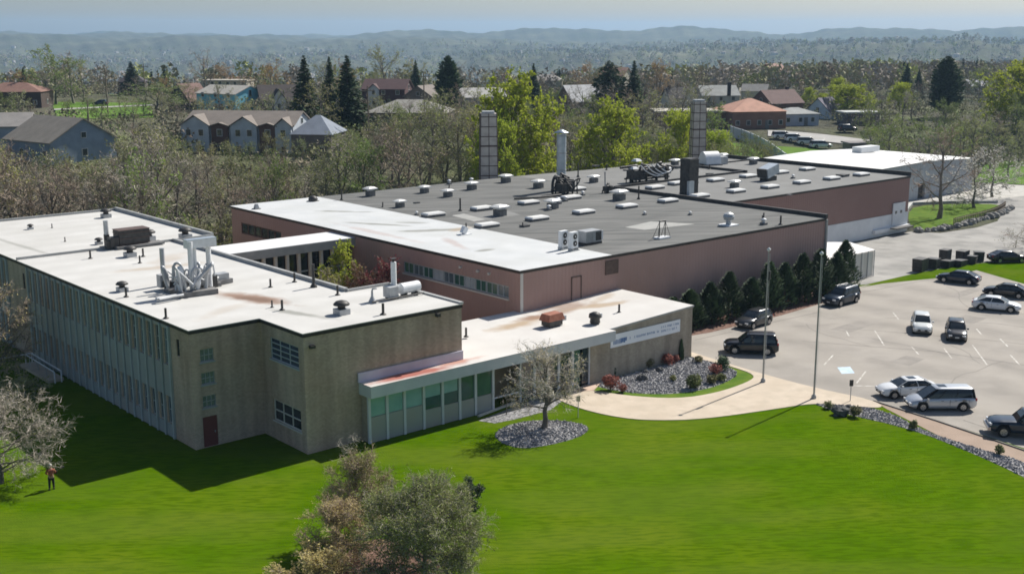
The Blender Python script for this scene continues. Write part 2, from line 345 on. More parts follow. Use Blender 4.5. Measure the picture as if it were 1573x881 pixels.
M['tail'] = mat('tail_lamp', (.32, .02, .015), rough=.2)
M['plate'] = mat('number_plate', (.6, .6, .58), rough=.5)
M['trimblack'] = mat('black_trim', (.02, .02, .021), rough=.5)
M['shrub_red'] = mat('red_leaf', (.26, .09, .07), (.32, .13, .10), scale=2, rough=.8, island=.4, trans=.25)
M['shrub_green'] = mat('green_leaf', (.05, .09, .022), (.075, .12, .03), scale=2, rough=.8, island=.35, trans=.25)
M['boulder'] = mat('boulder_rock', (.13, .13, .125), (.25, .245, .23), scale=2.5, rough=.95, bump=.5, bscale=6, obj=True)
M['wood'] = mat('weathered_wood', (.16, .125, .09), (.24, .19, .14), scale=3, rough=.9, obj=True)

# ------------------------------------------------------------------ ground sheet
def ground():
    rs = np.concatenate([[0.0], np.geomspace(12, 1500, 120), np.geomspace(1530, 10500, 180)])
    az = np.unique(np.concatenate([np.linspace(0, 2*np.pi, 180, endpoint=False), YAW+np.linspace(-.62, .62, 560)]) % (2*np.pi)); na = len(az)
    X = rs[:, None]*np.sin(az)[None]; Y = rs[:, None]*np.cos(az)[None]
    X[0, :] = 0; Y[0, :] = 0
    Z = hh(X, Y, True)
    d = X*math.sin(YAW)+Y*math.cos(YAW)
    V = np.stack([X, Y, Z], -1)[1:].reshape(-1, 3); n1 = len(rs)-1
    V = np.vstack([V, [[0, 0, 0]]])
    idx = np.arange(n1*na).reshape(n1, na); nx = np.roll(idx, -1, 1)
    Fq = np.stack([idx[:-1], nx[:-1], nx[1:], idx[1:]], -1).reshape(-1, 4)[:, ::-1]
    faces = Fq.tolist()+[[n1*na, int(nx[0, k]), int(idx[0, k])] for k in range(na)]
    me = bpy.data.meshes.new('ground'); me.from_pydata(V.tolist(), [], faces)
    me.polygons.foreach_set('use_smooth', [True]*len(faces)); me.update()
    m = bpy.data.materials.new('wooded_ground'); m.use_nodes = True; nt = m.node_tree; N = nt.nodes; L = nt.links; b = N['Principled BSDF']
    b.inputs['Roughness'].default_value = 1; b.inputs['Specular IOR Level'].default_value = .05
    g = N.new('ShaderNodeNewGeometry')
    def noise(s_, det=6):
        q = N.new('ShaderNodeTexNoise'); q.inputs['Scale'].default_value = s_; q.inputs['Detail'].default_value = det; q.inputs['Roughness'].default_value = .65
        L.new(g.outputs['Position'], q.inputs['Vector']); return q.outputs['Fac']
    def cr(f, stops):
        r = N.new('ShaderNodeValToRGB'); e = r.color_ramp.elements
        while len(e) < len(stops): e.new(.5)
        for k, (p, c) in enumerate(stops): e[k].position = p; e[k].color = (*c, 1)
        L.new(f, r.inputs[0]); return r.outputs[0]
    c1 = cr(noise(.035), [(.3, (.09, .09, .06)), (.45, (.15, .14, .085)), (.58, (.17, .19, .075)), (.72, (.20, .27, .07))])
    c2 = cr(noise(.0035), [(.38, (.022, .030, .028)), (.5, (.06, .062, .055)), (.62, (.12, .12, .085)), (.74, (.27, .27, .20))])
    mx = N.new('ShaderNodeMix'); mx.data_type = 'RGBA'; mx.inputs[0].default_value = .62; L.new(c1, mx.inputs[6]); L.new(c2, mx.inputs[7])
    L.new(mx.outputs[2], b.inputs['Base Color'])
    bp = N.new('ShaderNodeBump'); bp.inputs['Strength'].default_value = 1; bp.inputs['Distance'].default_value = 6
    L.new(noise(.05), bp.inputs['Height']); L.new(bp.outputs[0], b.inputs['Normal'])
    me.materials.append(m)
    tag(link('ground', me), kind='structure')
ground()

def sheet(name, pts, z, m, kind='structure', grid=0):
    o = MB().sheet([(p[0], p[1]) for p in pts], z).build(name, M[m] if isinstance(m, str) else m); tag(o, kind=kind); return o
def smooth_poly(pts, it=2):
    pts = [Vector((p[0], p[1])) for p in pts]
    for _ in range(it):
        q = []
        for i in range(len(pts)):
            a, b = pts[i], pts[(i+1) % len(pts)]; q += [a*.75+b*.25, a*.25+b*.75]
        pts = q
    return [(p.x, p.y) for p in pts]
def chaik(pts, it=2):                    # open curve
    pts = [Vector((p[0], p[1])) for p in pts]
    for _ in range(it):
        q = [pts[0]]
        for i in range(len(pts)-1):
            a, b = pts[i], pts[i+1]; q += [a*.75+b*.25, a*.25+b*.75]
        pts = q+[pts[-1]]
    return [(p.x, p.y) for p in pts]

# brush floor behind the buildings, lawn in front
sheet('grass_bank', [(-90, 118), (34, 118), (34, 131), (66, 131), (66, 128), (160, 128), (165, 126), (150, 140), (60, 141), (-60, 141)], .004, 'brush')
sheet('lawn', [(-70, -50), (150, -50), (150, 60), (128, 75), (110, 76), (60, 78), (34, 78), (34, 118), (-90, 118)], .006, 'lawn')

# parking lot and service road
lot = [at(1062, 512), at(1062, 548), at(1140, 567), at(1165, 578), at(1250, 598), at(1330, 612), at(1440, 645), at(1573, 688), at(1850, 790), (120, -30), (150, 10), at(1700, 470), at(1573, 436), at(1500, 415), at(1440, 427), at(1330, 438), (111, 73.4), (86, 72.6)]
sheet('parking_lot', [(p[0], p[1]) for p in lot], .012, 'asphalt')
serv = [(111, 76), at(1330, 437), at(1400, 421), at(1500, 402.5), at(1573, 402), at(1800, 430), (215, 70), (215, 98), at(1573, 297), at(1520, 296), at(1500, 318), (184, 91.5), (172, 86.5), (164, 85.5), (155.5, 86.5), (153.6, 90), (111, 90.3)]
sheet('service_road', [(p[0], p[1]) for p in serv], .010, 'service')
sheet('gravel_yard', [(164, 107.4), (204, 107.4), (222, 112), (215, 96), (199, 98), (191, 99.8), (178, 104)], .013, mat('pale_gravel', (.40, .385, .35), (.50, .48, .44), scale=.5, rough=.95, bump=.4, bscale=8))
sheet('grass_bank', smooth_poly([(155, 90.6), (167.5, 99), (177.5, 103.6), (185, 100), (190, 95), (183.5, 92.5), (172, 88.5), (164, 88.1), (156.5, 88.5)], 1), .016, 'verge')
isl = chaik([at(1320, 442), at(1405, 420), at(1500, 403.5), at(1600, 402), at(1760, 425)], 1)+[(p.x, p.y) for p in (at(1760, 470), at(1573, 433), at(1500, 415), at(1440, 425), at(1380, 431))]
sheet('grass_strip', isl, .018, 'lawn')

# concrete walk (raised 5 cm) with its curved edges
inner = chaik([at(868, 607), at(905, 598), at(960, 608), at(1040, 613), at(1100, 604), at(1150, 587), at(1162, 576), at(1120, 562), at(1062, 549)], 2)
outer = chaik([at(1062, 541), at(1165, 573), at(1260, 598), at(1340, 614), at(1362, 628), at(1300, 623), at(1250, 619), at(1180, 630), at(1080, 644), at(1010, 646), at(960, 643), at(905, 632), at(865, 618), at(845, 606)], 2)
MB().prism(inner+outer, 0, .05).build('walk', M['walk'])['kind'] = 'structure'
MB().prism([(p.x, p.y) for p in (at(868, 604), at(905, 577), at(932, 580), at(912, 600))], 0, .07).build('path', mat('pink_concrete', (.50, .36, .28), (.56, .42, .33), scale=1, rough=.9))['kind'] = 'structure'
# reddish pavement shoulder beside the gravel strip
sheet('pavement', [at(1340, 614), at(1442, 646), at(1573, 690), at(1850, 792), at(1850, 840), at(1573, 712), at(1440, 668), at(1362, 628)], .020,
      mat('reddish_pavement', (.30, .225, .17), (.36, .27, .21), scale=.4, rough=.95, bump=.3, bscale=20))
# planting bed island
bed = chaik([(66, 66.05), at(915, 594), at(975, 605), at(1050, 605), at(1110, 591), at(1140, 571), at(1100, 558), at(1066, 549), (77.9, 66.2)], 2)
verge = chaik([at(900, 597), at(905, 599), at(960, 609), at(1040, 614), at(1100, 605), at(1152, 588), at(1163, 576), at(1120, 563), at(1064, 550)], 2)
sheet('grass_strip', verge+[(66, 66.1)], .012, 'verge')
sheet('gravel_bed', bed, .022, 'gravel')
# gravel strip beside the car park and bed round the little tree
strip_poly = chaik([at(1250, 620), at(1290, 634), at(1400, 658), at(1500, 698), at(1573, 732), at(1700, 800)], 2)+chaik([at(1760, 790), at(1573, 708), at(1500, 688), at(1420, 662), at(1360, 630), at(1300, 622)], 1)
sheet('gravel_strip', strip_poly, .024, 'gravel')
tree_bed = smooth_poly([at(752, 668), at(790, 648), at(850, 644), at(905, 652), at(900, 668), at(845, 684), at(790, 690)], 2)
sheet('gravel_bed', tree_bed, .024, 'gravel')
sheet('gravel_bed', [at(735, 646), at(850, 601), at(868, 612), at(845, 630), at(790, 644), at(760, 650)], .020, 'gravel')
# wall-side mulch strip under the evergreens
sheet('mulch_strip', [(79, 75), (79, 72), (86, 70.8), (97, 70.6), (112, 71.6), (112, 75.2)], .016, 'mulch')
def inside(p, poly):
    c = False; n = len(poly)
    for i in range(n):
        a, b = poly[i], poly[(i+1) % n]
        if (a[1] > p[1]) != (b[1] > p[1]) and p[0] < (b[0]-a[0])*(p[1]-a[1])/(b[1]-a[1])+a[0]: c = not c
    return c
st = MB()
def stones(poly, n, z=.02):
    poly = [(p[0], p[1]) for p in poly]
    xs = [p[0] for p in poly]; ys = [p[1] for p in poly]; k = 0
    while k < n:
        p = (random.uniform(min(xs), max(xs)), random.uniform(min(ys), max(ys)))
        if not inside(p, poly): continue
        k += 1; r = random.uniform(.05, .13); a = random.uniform(0, 6.3)
        vs = [(p[0]+r*random.uniform(.7, 1.2)*math.cos(a+t*2.09), p[1]+r*random.uniform(.7, 1.2)*math.sin(a+t*2.09), z) for t in range(3)]
        tp = (p[0]+random.uniform(-.03, .03), p[1]+random.uniform(-.03, .03), z+r*random.uniform(.6, 1.1))
        st.add(vs+[tp], [(0, 1, 3), (1, 2, 3), (2, 0, 3)])
stones(bed, 5200); stones(strip_poly, 3600); stones(tree_bed, 2000)
tag(st.build('gravel_stones', M['stone']), 'loose grey stones covering the planting beds', 'gravel', kind='stuff')
# car park paint and seams
def stripe(name, a, b, w, m, z=.016):
    a = Vector((a[0], a[1])); b = Vector((b[0], b[1])); d = (b-a).normalized(); n = Vector((-d.y, d.x))*w/2
    return tag(MB().sheet([a-n, b-n, b+n, a+n], z).build(name, M[m]), kind='structure')
for a, b in (((1494, 530), (1516, 560)), ((1552, 545), (1566, 560)), ((1344, 508), (1358, 530)), ((1400, 532), (1411, 544)), ((1450, 535), (1462, 550)), ((1300, 508), (1304, 516)), ((1372, 480), (1380, 490)), ((1536, 520), (1548, 532)), ((1500, 505), (1508, 514)), ((1330, 570), (1316, 588)), ((1280, 545), (1266, 560))):
    stripe('parking_line', at(*a), at(*b), .12, 'paint')
stripe('parking_line', at(1304, 592), at(1350, 593), .14, 'paint')
sheet('painted_symbol', [at(1286, 564), at(1306, 563), at(1313, 573), at(1293, 574)], .017, 'bluepaint')
seam = lambda pts: [stripe('seam', pts[i], pts[i+1], .10, 'crack', .0165+.0004*i) for i in range(len(pts)-1)]
seam([at(1068, 522), at(1130, 508), at(1200, 492), at(1260, 479)])
seam([at(1300, 452), at(1345, 445), at(1440, 427)])
for i in range(9):
    x = 90+i*7; seam([(x, 64-random.random()*3), (x+6, 52+random.random()*4), (x+9+random.random()*3, 38)])
seam([at(1480, 645), at(1560, 672)])
rc_ = random.Random(8)
for k in range(9):
    x, y = rc_.uniform(84, 128), rc_.uniform(40, 68); a_ = rc_.choice([.0, 1.57, .6])+rc_.uniform(-.25, .25); pts_ = [(x, y)]
    for j in range(rc_.randint(3, 7)): a_ += rc_.uniform(-.35, .35); x += 1.6*math.cos(a_); y += 1.6*math.sin(a_); pts_.append((x, y))
    pts_ = [p_ for p_ in pts_ if inside(p_, [(q.x, q.y) if hasattr(q, 'x') else q for q in lot])]
    for j in range(len(pts_)-1): stripe('crack', pts_[j], pts_[j+1], .05, 'crack', .0185+.0003*j)
for k, (cx_, cy_, w_, h_) in enumerate(((96, 62, 5, 2.2), (108, 56, 3.5, 2.5), (118, 63, 6, 1.6), (90, 52, 3, 2))):
    sheet('asphalt_patch', [(cx_, cy_), (cx_+w_, cy_+.3), (cx_+w_-.2, cy_+h_), (cx_-.2, cy_+h_-.2)], .0135+.0003*k, M['patch_asphalt'])
# kerb along walk / car park
def kerb(pts, w=.15, h=.12, name='kerb', m='paleframe'):
    mb = MB()
    for i in range(len(pts)-1):
        a = Vector((pts[i][0], pts[i][1])); b = Vector((pts[i+1][0], pts[i+1][1])); d = (b-a).normalized(); n = Vector((-d.y, d.x))*w/2
        mb.prism([(a-n)[:], (b-n)[:], (b+n)[:], (a+n)[:]], 0, h+.001*(i % 2))
    tag(mb.build(name, M[m]), kind='structure')
kerb([at(735, 640), at(795, 617), at(850, 597)], .18, .14)
kerb([at(1342, 616), at(1440, 647), at(1573, 692), at(1720, 750)], .12, .10, m='crack')

# ------------------------------------------------------------------ walls with openings
def wallgrid(mb, p0, p1, z0, z1, ops=(), depth=.18, m=0, mrev=0, glass=None, thing_=None, zt=None):
    """outward normal is to the right of p0->p1; ops = (s0,s1,a,b)"""
    p0 = Vector((p0[0], p0[1])); p1 = Vector((p1[0], p1[1])); Lh = (p1-p0).length; d = (p1-p0)/Lh; n = Vector((d.y, -d.x))
    ss = sorted({0, Lh, *[o[0] for o in ops], *[o[1] for o in ops]}); zs = sorted({z0, z1, *[o[2] for o in ops], *[o[3] for o in ops]})
    P = lambda s, z, e=0: (p0.x+d.x*s-n.x*e, p0.y+d.y*s-n.y*e, z)
    for i in range(len(ss)-1):
        for j in range(len(zs)-1):
            s = (ss[i]+ss[i+1])/2; z = (zs[j]+zs[j+1])/2
            if any(o[0] < s < o[1] and o[2] < z < o[3] for o in ops): continue
            za = zt(ss[i]) if zt and j == len(zs)-2 else zs[j+1]; zb = zt(ss[i+1]) if zt and j == len(zs)-2 else zs[j+1]
            mb.add([P(ss[i], zs[j]), P(ss[i+1], zs[j]), P(ss[i+1], zb), P(ss[i], za)], [(0, 1, 2, 3)], m)
    for (a, b, c, e) in ops:
        mb.add([P(a, c), P(b, c), P(b, e), P(a, e), P(a, c, depth), P(b, c, depth), P(b, e, depth), P(a, e, depth)],
               [(0, 4, 5, 1), (1, 5, 6, 2), (2, 6, 7, 3), (3, 7, 4, 0)], mrev)
    return lambda s, z, e: P(s, z, -e)
def window(parent, P, a, b, c, e, nx=1, nz=1, gm='glass', fm='frame', fw=.06, depth=.12, sill=False, name='window', rows=None):
    """frame with glazing pane set back in the opening"""
    w = MB()
    def bar(s0, s1, z0, z1, e0=-depth-.02, e1=-depth+.05):
        w.add([P(s0, z0, e0), P(s1, z0, e0), P(s1, z0, e1), P(s0, z0, e1), P(s0, z1, e0), P(s1, z1, e0), P(s1, z1, e1), P(s0, z1, e1)],
              [(0, 1, 2, 3), (4, 7, 6, 5), (0, 4, 5, 1), (1, 5, 6, 2), (2, 6, 7, 3), (3, 7, 4, 0)])
    bar(a, a+fw, c, e); bar(b-fw, b, c, e); bar(a+fw, b-fw, c, c+fw); bar(a+fw, b-fw, e-fw, e)
    for i in range(1, nx): s = a+(b-a)*i/nx; bar(s-fw/2, s+fw/2, c+fw, e-fw)
    for j in range(1, nz):
        z = c+(e-c)*j/nz
        for i in range(nx): bar(a+(b-a)*i/nx+fw*.6, a+(b-a)*(i+1)/nx-fw*.6, z-fw/2, z+fw/2)
    if sill: bar(a-.08, b+.08, c-.1, c-.002, -.05, .07)
    o = w.build(name, M[fm], parent)
    g = MB().add([P(a+.01, c+.01, -depth), P(b-.01, c+.01, -depth), P(b-.01, e-.01, -depth), P(a+.01, e-.01, -depth)], [(0, 1, 2, 3)])
    g.build('pane', M[gm], o)
    return o
def ubox(P, s0, s1, z0, z1, e0, e1, mb=None, m=0):
    mb = mb or MB()
    return mb.add([P(s0, z0, e0), P(s1, z0, e0), P(s1, z0, e1), P(s0, z0, e1), P(s0, z1, e0), P(s1, z1, e0), P(s1, z1, e1), P(s0, z1, e1)],
                  [(0, 1, 2, 3), (4, 7, 6, 5), (0, 4, 5, 1), (1, 5, 6, 2), (2, 6, 7, 3), (3, 7, 4, 0)], m)

# ------------------------------------------------------------------ office block (left)
OF = thing('office_building', 'three storey tan brick office block with a bright white flat roof, left', 'building')
ZL = 8.5
wl = MB()
# left facade y 130 -> 73 at x=34.1 (outward -x : direction -y)
Y1 = 130.0; bays = []
b0, pitch = 75.9, 1.33
ops = []; uppers = []; lowers = []
for i in range(21):
    y = b0+i*pitch
    uppers.append((Y1-(y+.98), Y1-(y+.32), 5.35, 7.95)); lowers.append((Y1-(y+.98), Y1-(y+.32), 1.0, 3.0))
sm_ = [(Y1-105.3, Y1-104.8, 6.1, 7.5), (Y1-105.3, Y1-104.8, 3.9, 5.0), (Y1-74.9, Y1-74.45, 6.3, 7.5)]
up2 = [(Y1-(109.2+i*1.33+.98), Y1-(109.2+i*1.33+.32), 5.35, 7.95) for i in range(14)]
lo2 = [(Y1-(109.2+i*1.33+.98), Y1-(109.2+i*1.33+.32), 1.0, 3.0) for i in range(14)]
P = wallgrid(wl, (34.1, Y1), (34.1, 72.8), 0, 8.25, uppers+lowers+sm_+up2+lo2, .16)
M['paleblind'] = mat('pale_blind_glass', (.30, .36, .40), (.40, .46, .50), scale=.9, rough=.2, spec=.6)
M['greyglass'] = mat('grey_reflecting_glass', (.08, .12, .15), (.14, .19, .23), scale=.7, rough=.1, spec=.8)
rw = random.Random(11)
for o_ in uppers+up2: window(OF, P, *o_, nz=3, gm=rw.choice(['blueglass', 'blueglass', 'greyglass', 'greyglass', 'glass', 'paleblind']), fm='bluefin', fw=.05)
for o_ in lowers+lo2: window(OF, P, *o_, nz=2, gm=rw.choice(['blueglass', 'glass', 'blueglass', 'greyglass']), fm='bluefin', fw=.05)
for o_ in sm_: window(OF, P, *o_, nz=2, gm='glass', fm='dark_metal', fw=.04)
fm_ = MB(); sp = MB()
for base, cnt in ((b0, 21), (109.2, 14)):
    for i in range(cnt+1):
        y = base+i*pitch; s = Y1-y; ubox(P, s-.11, s+.11, .02, 8.2, .003, .17).build('fin', M['bluefin'], OF)
    for i in range(cnt):
        y = base+i*pitch; s0, s1 = Y1-y-pitch+.14, Y1-y-.14
        ubox(P, s0, s1, 3.02, 5.33, .002, .07).build('spandrel_panel', M['bluepanel'], OF); ubox(P, s0, s1, .03, .97, .002, .07, sp); ubox(P, s0, s1, 7.97, 8.2, .002, .07, sp)
sp.build('panel_trim', M['bluepanel'], OF)
# stair wall y=72.8
P = wallgrid(wl, (34.1, 72.8), (39.45, 72.8), 0, 8.25, [(.7, 1.7, 6.1, 7.0), (.7, 1.7, 4.5, 5.35), (.7, 1.7, 2.85, 3.7), (.62, 1.72, .02, 2.2)])
for z0, z1 in ((6.1, 7.0), (4.5, 5.35), (2.85, 3.7)): window(OF, P, .7, 1.7, z0, z1, 3, 2, 'greyglass', 'bluepanel', .05, sill=True)
dr = ubox(P, .62, 1.72, .02, 2.2, -.14, -.09).build('door', M['reddoor'], OF); ubox(P, 1.5, 1.56, .95, 1.1, -.09, -.03).build('handle', M['grey_metal'], dr)
# side wall x=39.45 from y72.8 to 67 (outward -x)
P = wallgrid(wl, (39.45, 72.8), (39.45, 67), 0, 8.25, [(1.3, 5.1, 5.85, 7.4), (1.4, 5.1, 1.4, 2.95)])
w1 = window(OF, P, 1.3, 5.1, 5.85, 7.4, 3, 4, 'blueglass', 'frame', .07, sill=True); window(OF, P, 1.4, 5.1, 1.4, 2.95, 3, 2, 'glass', 'paleframe', .09, sill=True)
# front wall y=67
P = wallgrid(wl, (39.45, 67), (52.9, 67), 0, 8.25)
for a, b in (((52.9, 67), (52.9, 76)), ((52.9, 76), (48.8, 76)), ((48.8, 76), (48.8, 106.4)), ((48.8, 106.4), (53, 106.4)), ((53, 106.4), (53, 130)), ((53, 130), (34.1, 130))): wallgrid(wl, a, b, 0, 8.25)
wl.build('wall', M['tan_brick'], OF)
foot = [(34.1, 72.8), (39.45, 72.8), (39.45, 67), (52.9, 67), (52.9, 76), (48.8, 76), (48.8, 106.4), (53, 106.4), (53, 130), (34.1, 130)]
def offs(poly, o):
    n = len(poly); out = []
    for i in range(n):
        a, b, c = Vector(poly[i-1]), Vector(poly[i]), Vector(poly[(i+1) % n]); d1 = (b-a).normalized(); d2 = (c-b).normalized()
        n1 = Vector((d1.y, -d1.x)); n2 = Vector((d2.y, -d2.x)); out.append(tuple(b+(n1+n2)*o if abs(n1.dot(n2)) < .5 else b+n1*o))
    return out
MB().prism(offs(foot, .06), 8.2, 8.44).build('roof_edge', M['drip'], OF)
rf = MB().prism(offs(foot, .10), 8.445, 8.5).build('roof', M['white_roof'], OF)
cp = MB()
cp.box(52.75, 53.08, 66.95, 76.1, 8.502, 8.62); cp.box(48.8, 52.74, 75.95, 76.12, 8.502, 8.70); cp.box(48.66, 48.95, 76.13, 106.3, 8.502, 8.78)
cp.box(52.8, 53.08, 106.5, 130, 8.502, 8.85); cp.box(34.0, 52.79, 129.85, 130.1, 8.502, 8.72)
cp.build('parapet', M['coping'], OF)
cp = MB(); cp.box(34.05, 53.0, 106.31, 106.49, 8.502, 8.72); cp.build('roof_joint', M['coping'], OF)
# small wall fittings, downpipe
ubox(P, .4, .75, 7.4, 7.6, .002, .3).build('wall_lamp', M['dark_metal'], OF); ubox(P, 11, 11.3, 7.9, 8.15, .002, .3).build('wall_lamp', M['dark_metal'], OF)
# ------------------------------------------------------------------ low entrance wing
EN = thing('entrance_wing', 'low glazed entrance wing with pale fascia and brick end in the middle', 'building')
wl = MB()
xs = [43.9, 45.4, 46.9, 48.6, 50.3, 51.9, 53.4, 55.1]
XE = 44.0
mk = ['teal', 'teal', 'teal', 'darkteal', 'teal', 'darkteal', 'darkteal']
P = wallgrid(wl, (43.9, 66.05), (44.0, 66.04), 0, 3.4)
P = lambda s, z, e: (s, 66.05-e, z)
gm = MB(); fr = MB()
for i in range(7):
    a, b = xs[i]+.12, xs[i+1]-.12
    zg = 1.88 if i in (0, 1, 2) else 1.42
    w_ = ubox(P, a, b, zg, 3.38, -.10, -.06).build('window', M['teal' if i in (0, 1, 2) else ('darkteal')], EN)
    if i in (0, 2, 3, 4): ubox(P, a+.05, b-.05, 2.3, 3.3, -.055, -.045).build('blind', M['teal'], w_)
    ubox(P, a, b, .02, zg-.02, -.08, 0).build('spandrel_panel', M['bluepanel'], EN)
for x in xs: ubox(P, x-.10, x+.10, .01, 3.38, -.12, .06).build('mullion', M['fascia'], EN)
# recessed lobby: beige back wall, glass doors
lob = MB(); lob.box(55.2, 63.2, 68.6, 68.7, .02, 3.3); lob.box(55.2, 55.3, 66.1, 68.59, .02, 3.3)
lob.build('lobby_wall', M['beige'], EN)
gl = MB(); fr = MB()
P2 = lambda s, z, e: (s, 66.05-e, z)
for i, (a, b) in enumerate(((57.9, 59.2), (59.4, 60.5), (60.7, 61.8), (62.0, 63.3), (63.5, 64.3), (64.4, 65.2))):
    w_ = ubox(P2, a, b, .12, 3.3, -.10, -.06).build('window', M['glass' if i != 4 else 'darkteal'], EN)
    for s in (a-.05, b+.05): ubox(P2, s-.06, s+.06, .05, 3.36, -.12, .05, fr)
ubox(P2, 55.2, 57.7, .9, 1.0, -.1, 0, fr)
fr.build('door_frame', M['fascia'], EN)
# left end, brick end, back
P = wallgrid(wl, (65.35, 66.05), (67.6, 66.05), 0, 3.6)
zt = lambda s: 4.15+.045*s
P = wallgrid(wl, (67.6, 66.25), (78.1, 66.25), 0, 4.2, [], zt=zt)
wallgrid(wl, (78.1, 66.25), (78.1, 76.1), 0, 4.55); wallgrid(wl, (78.1, 76.1), (53.1, 76.1), 0, 3.9); wallgrid(wl, (43.9, 67), (43.9, 66.05), 0, 3.5)
wallgrid(wl, (53.1, 76.1), (53.1, 67.2), 0, 3.9)
wl.build('wall', M['annex_brick'], EN)
def zr(x, y): return 4.25 if x < 67 else 4.25+.045*(x-67.5)
rf = MB()
rf.add([(43.7, 65.45, 4.27), (52.95, 65.45, 4.27), (52.95, 66.98, 4.27), (43.7, 66.98, 4.27)], [(0, 1, 2, 3)])
rf.add([(52.951, 65.45, 4.27), (67.7, 65.45, 4.27), (67.7, 76.2, 4.27), (52.951, 76.2, 4.27)], [(0, 1, 2, 3)])
rf.add([(67.701, 66.2, 4.27), (78.2, 66.2, 4.68), (78.2, 76.2, 4.68), (67.701, 76.2, 4.27)], [(0, 1, 2, 3)])
rf.build('roof', M['low_roof'], EN)
fa = MB(); fa.box(43.7, 67.7, 65.47, 65.62, 3.42, 4.24); fa.box(43.7, 43.85, 65.63, 66.98, 3.42, 4.24); fa.box(67.55, 67.7, 65.63, 66.24, 3.42, 4.24)
fa.box(43.86, 67.5, 65.63, 66.03, 3.4, 3.46)
fa.build('fascia', M['fascia'], EN)
fa = MB(); fa.add([(67.71, 66.16, 4.13), (78.2, 66.16, 4.54), (78.2, 66.16, 4.69), (67.71, 66.16, 4.28), (67.71, 66.24, 4.13), (78.2, 66.24, 4.54), (78.2, 66.24, 4.69), (67.71, 66.24, 4.28)],
   [(0, 1, 2, 3), (0, 4, 5, 1), (3, 2, 6, 7), (1, 5, 6, 2), (0, 3, 7, 4)]); fa.box(78.12, 78.2, 66.25, 76.2, 4.5, 4.66)
fa.build('roof_edge', M['coping'], EN)
fl = MB(); fl.box(43.6, 52.9, 66.85, 66.96, 4.28, 4.95); fl.build('flashing', M['flash'], EN)
# banner sign on brick end
BN = thing('banner_sign', 'long white banner with faded blue lettering on the brick end wall', 'sign', (67.8, 66.2, 0))
MB().box(0, 8.6, -.05, -.01, 2.62, 3.72).build('board', mat('banner_white', (.88, .90, .95), (.90, .92, .96), scale=1, rough=.6), BN)
LM = mat('banner_ink', (.10, .20, .42), rough=.6)
# the words cannot be read in the photograph: a dark logo block, one faint line, then two short lines of strokes
def scribble(x0, x1, z, h, dens=.8):
    mb = MB(); x = x0
    while x < x1:
        w = random.uniform(.09, .17)
        if random.random() < dens:
            k = random.choice('iolnu')
            mb.box(x, x+.04, -.062, -.052, z, z+h)
            if k in 'on': mb.box(x+.04, x+w, -.062, -.052, z+h*.62, z+h*.78)
            if k in 'ou': mb.box(x+.04, x+w, -.062, -.052, z, z+h*.18)
            if k in 'onu': mb.box(x+w, x+w+.04, -.062, -.052, z, z+h*.8)
        x += w+.12
    return mb
lg = MB(); 
for i in range(5): lg.box(.35+i*.16, .44+i*.16, -.062, -.052, 2.86, 3.26-.05*(i % 2))
for i in range(4): lg.box(1.15+i*.2, 1.32+i*.2, -.062, -.052, 2.86+.04*i*(i % 2), 3.28)
lg.build('logo', LM, BN)
scribble(2.3, 5.9, 3.02, .20).build('lettering', LM, BN); scribble(6.2, 8.3, 3.30, .19, .95).build('lettering', LM, BN); scribble(6.2, 8.1, 2.95, .19, .95).build('lettering', LM, BN)

# ------------------------------------------------------------------ brown factory
FA = thing('factory_building', 'long brown ribbed metal factory with a wide dark grey roof', 'building')
ZB = 8.0
wl = MB()
band1 = (127.5-92.6, 127.5-76.9, 5.25, 6.35); band2 = (127.5-125.2, 127.5-116, 5.0, 6.3)
P = wallgrid(wl, (66, 127.5), (66, 75.4), 0, 7.9, [band1, band2])
n = 10
for i in range(n):
    a = band1[0]+(band1[1]-band1[0])*i/n; b = band1[0]+(band1[1]-band1[0])*(i+1)/n
    window(FA, P, a+.03, b-.03, 5.28, 6.32, 2, 1, 'paleblind' if i in (3, 6) else ('greyglass' if i in (1, 4, 9) else 'darkteal'), 'frame', .06)
for i in range(6):
    a = band2[0]+(band2[1]-band2[0])*i/6; b = band2[0]+(band2[1]-band2[0])*(i+1)/6
    window(FA, P, a+.03, b-.03, 5.03, 6.27, 1, 1, 'glass', 'brown_metal', .12)
si = MB(); ubox(P, band1[0]-.1, band1[1]+.1, 5.1, 5.24, .002, .12, si); si.build('sill', M['paleframe'], FA)
P = wallgrid(wl, (66, 75.4), (111, 75.4), 0, 7.9)
ubox(P, 10.4, 12.1, 6.2, 7.5, .003, .08).build('louver', M['brown_metal'], FA)
fr = MB(); 
for a, b, c, e in ((6.1, 6.2, 4.2, 6.6), (7.3, 7.4, 4.2, 6.6), (6.21, 7.29, 6.5, 6.6)): ubox(P, a, b, c, e, .003, .06, fr)
fr.build('door_frame', M['brown_metal'], FA)
ubox(P, .02, .32, 0, 7.85, .003, .06).build('corner_trim', M['paleframe'], FA)
ubox(P, 44.8, 45.08, 0, 7.85, .003, .2).build('downpipe', M['coping'], FA)
lb = MB()
PL = lambda s, z, e: (66-e, 127.5-s, z)
for s in (43.8, 46.3, 47.9): ubox(PL, s, s+.25, 7.0, 7.2, .003, .2).build('wall_lamp', M['paleframe'], FA)
wallgrid(wl, (111, 75.4), (111, 90.6), 0, 7.9); 
wl.build('wall', M['brown_side'], FA)
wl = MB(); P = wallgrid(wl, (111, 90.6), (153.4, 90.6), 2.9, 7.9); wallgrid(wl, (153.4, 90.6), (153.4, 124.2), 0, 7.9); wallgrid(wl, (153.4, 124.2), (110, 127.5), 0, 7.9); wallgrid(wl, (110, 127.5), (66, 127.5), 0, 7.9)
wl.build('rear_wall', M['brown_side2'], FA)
wb = MB(); ubox(P, 0, 42.4, 0, 2.88, -.1, .06, wb); ubox(P, 33.5, 42.4, .6, 1.1, .06, .5, wb); wb.build('wall_base', M['white_paint'], FA)
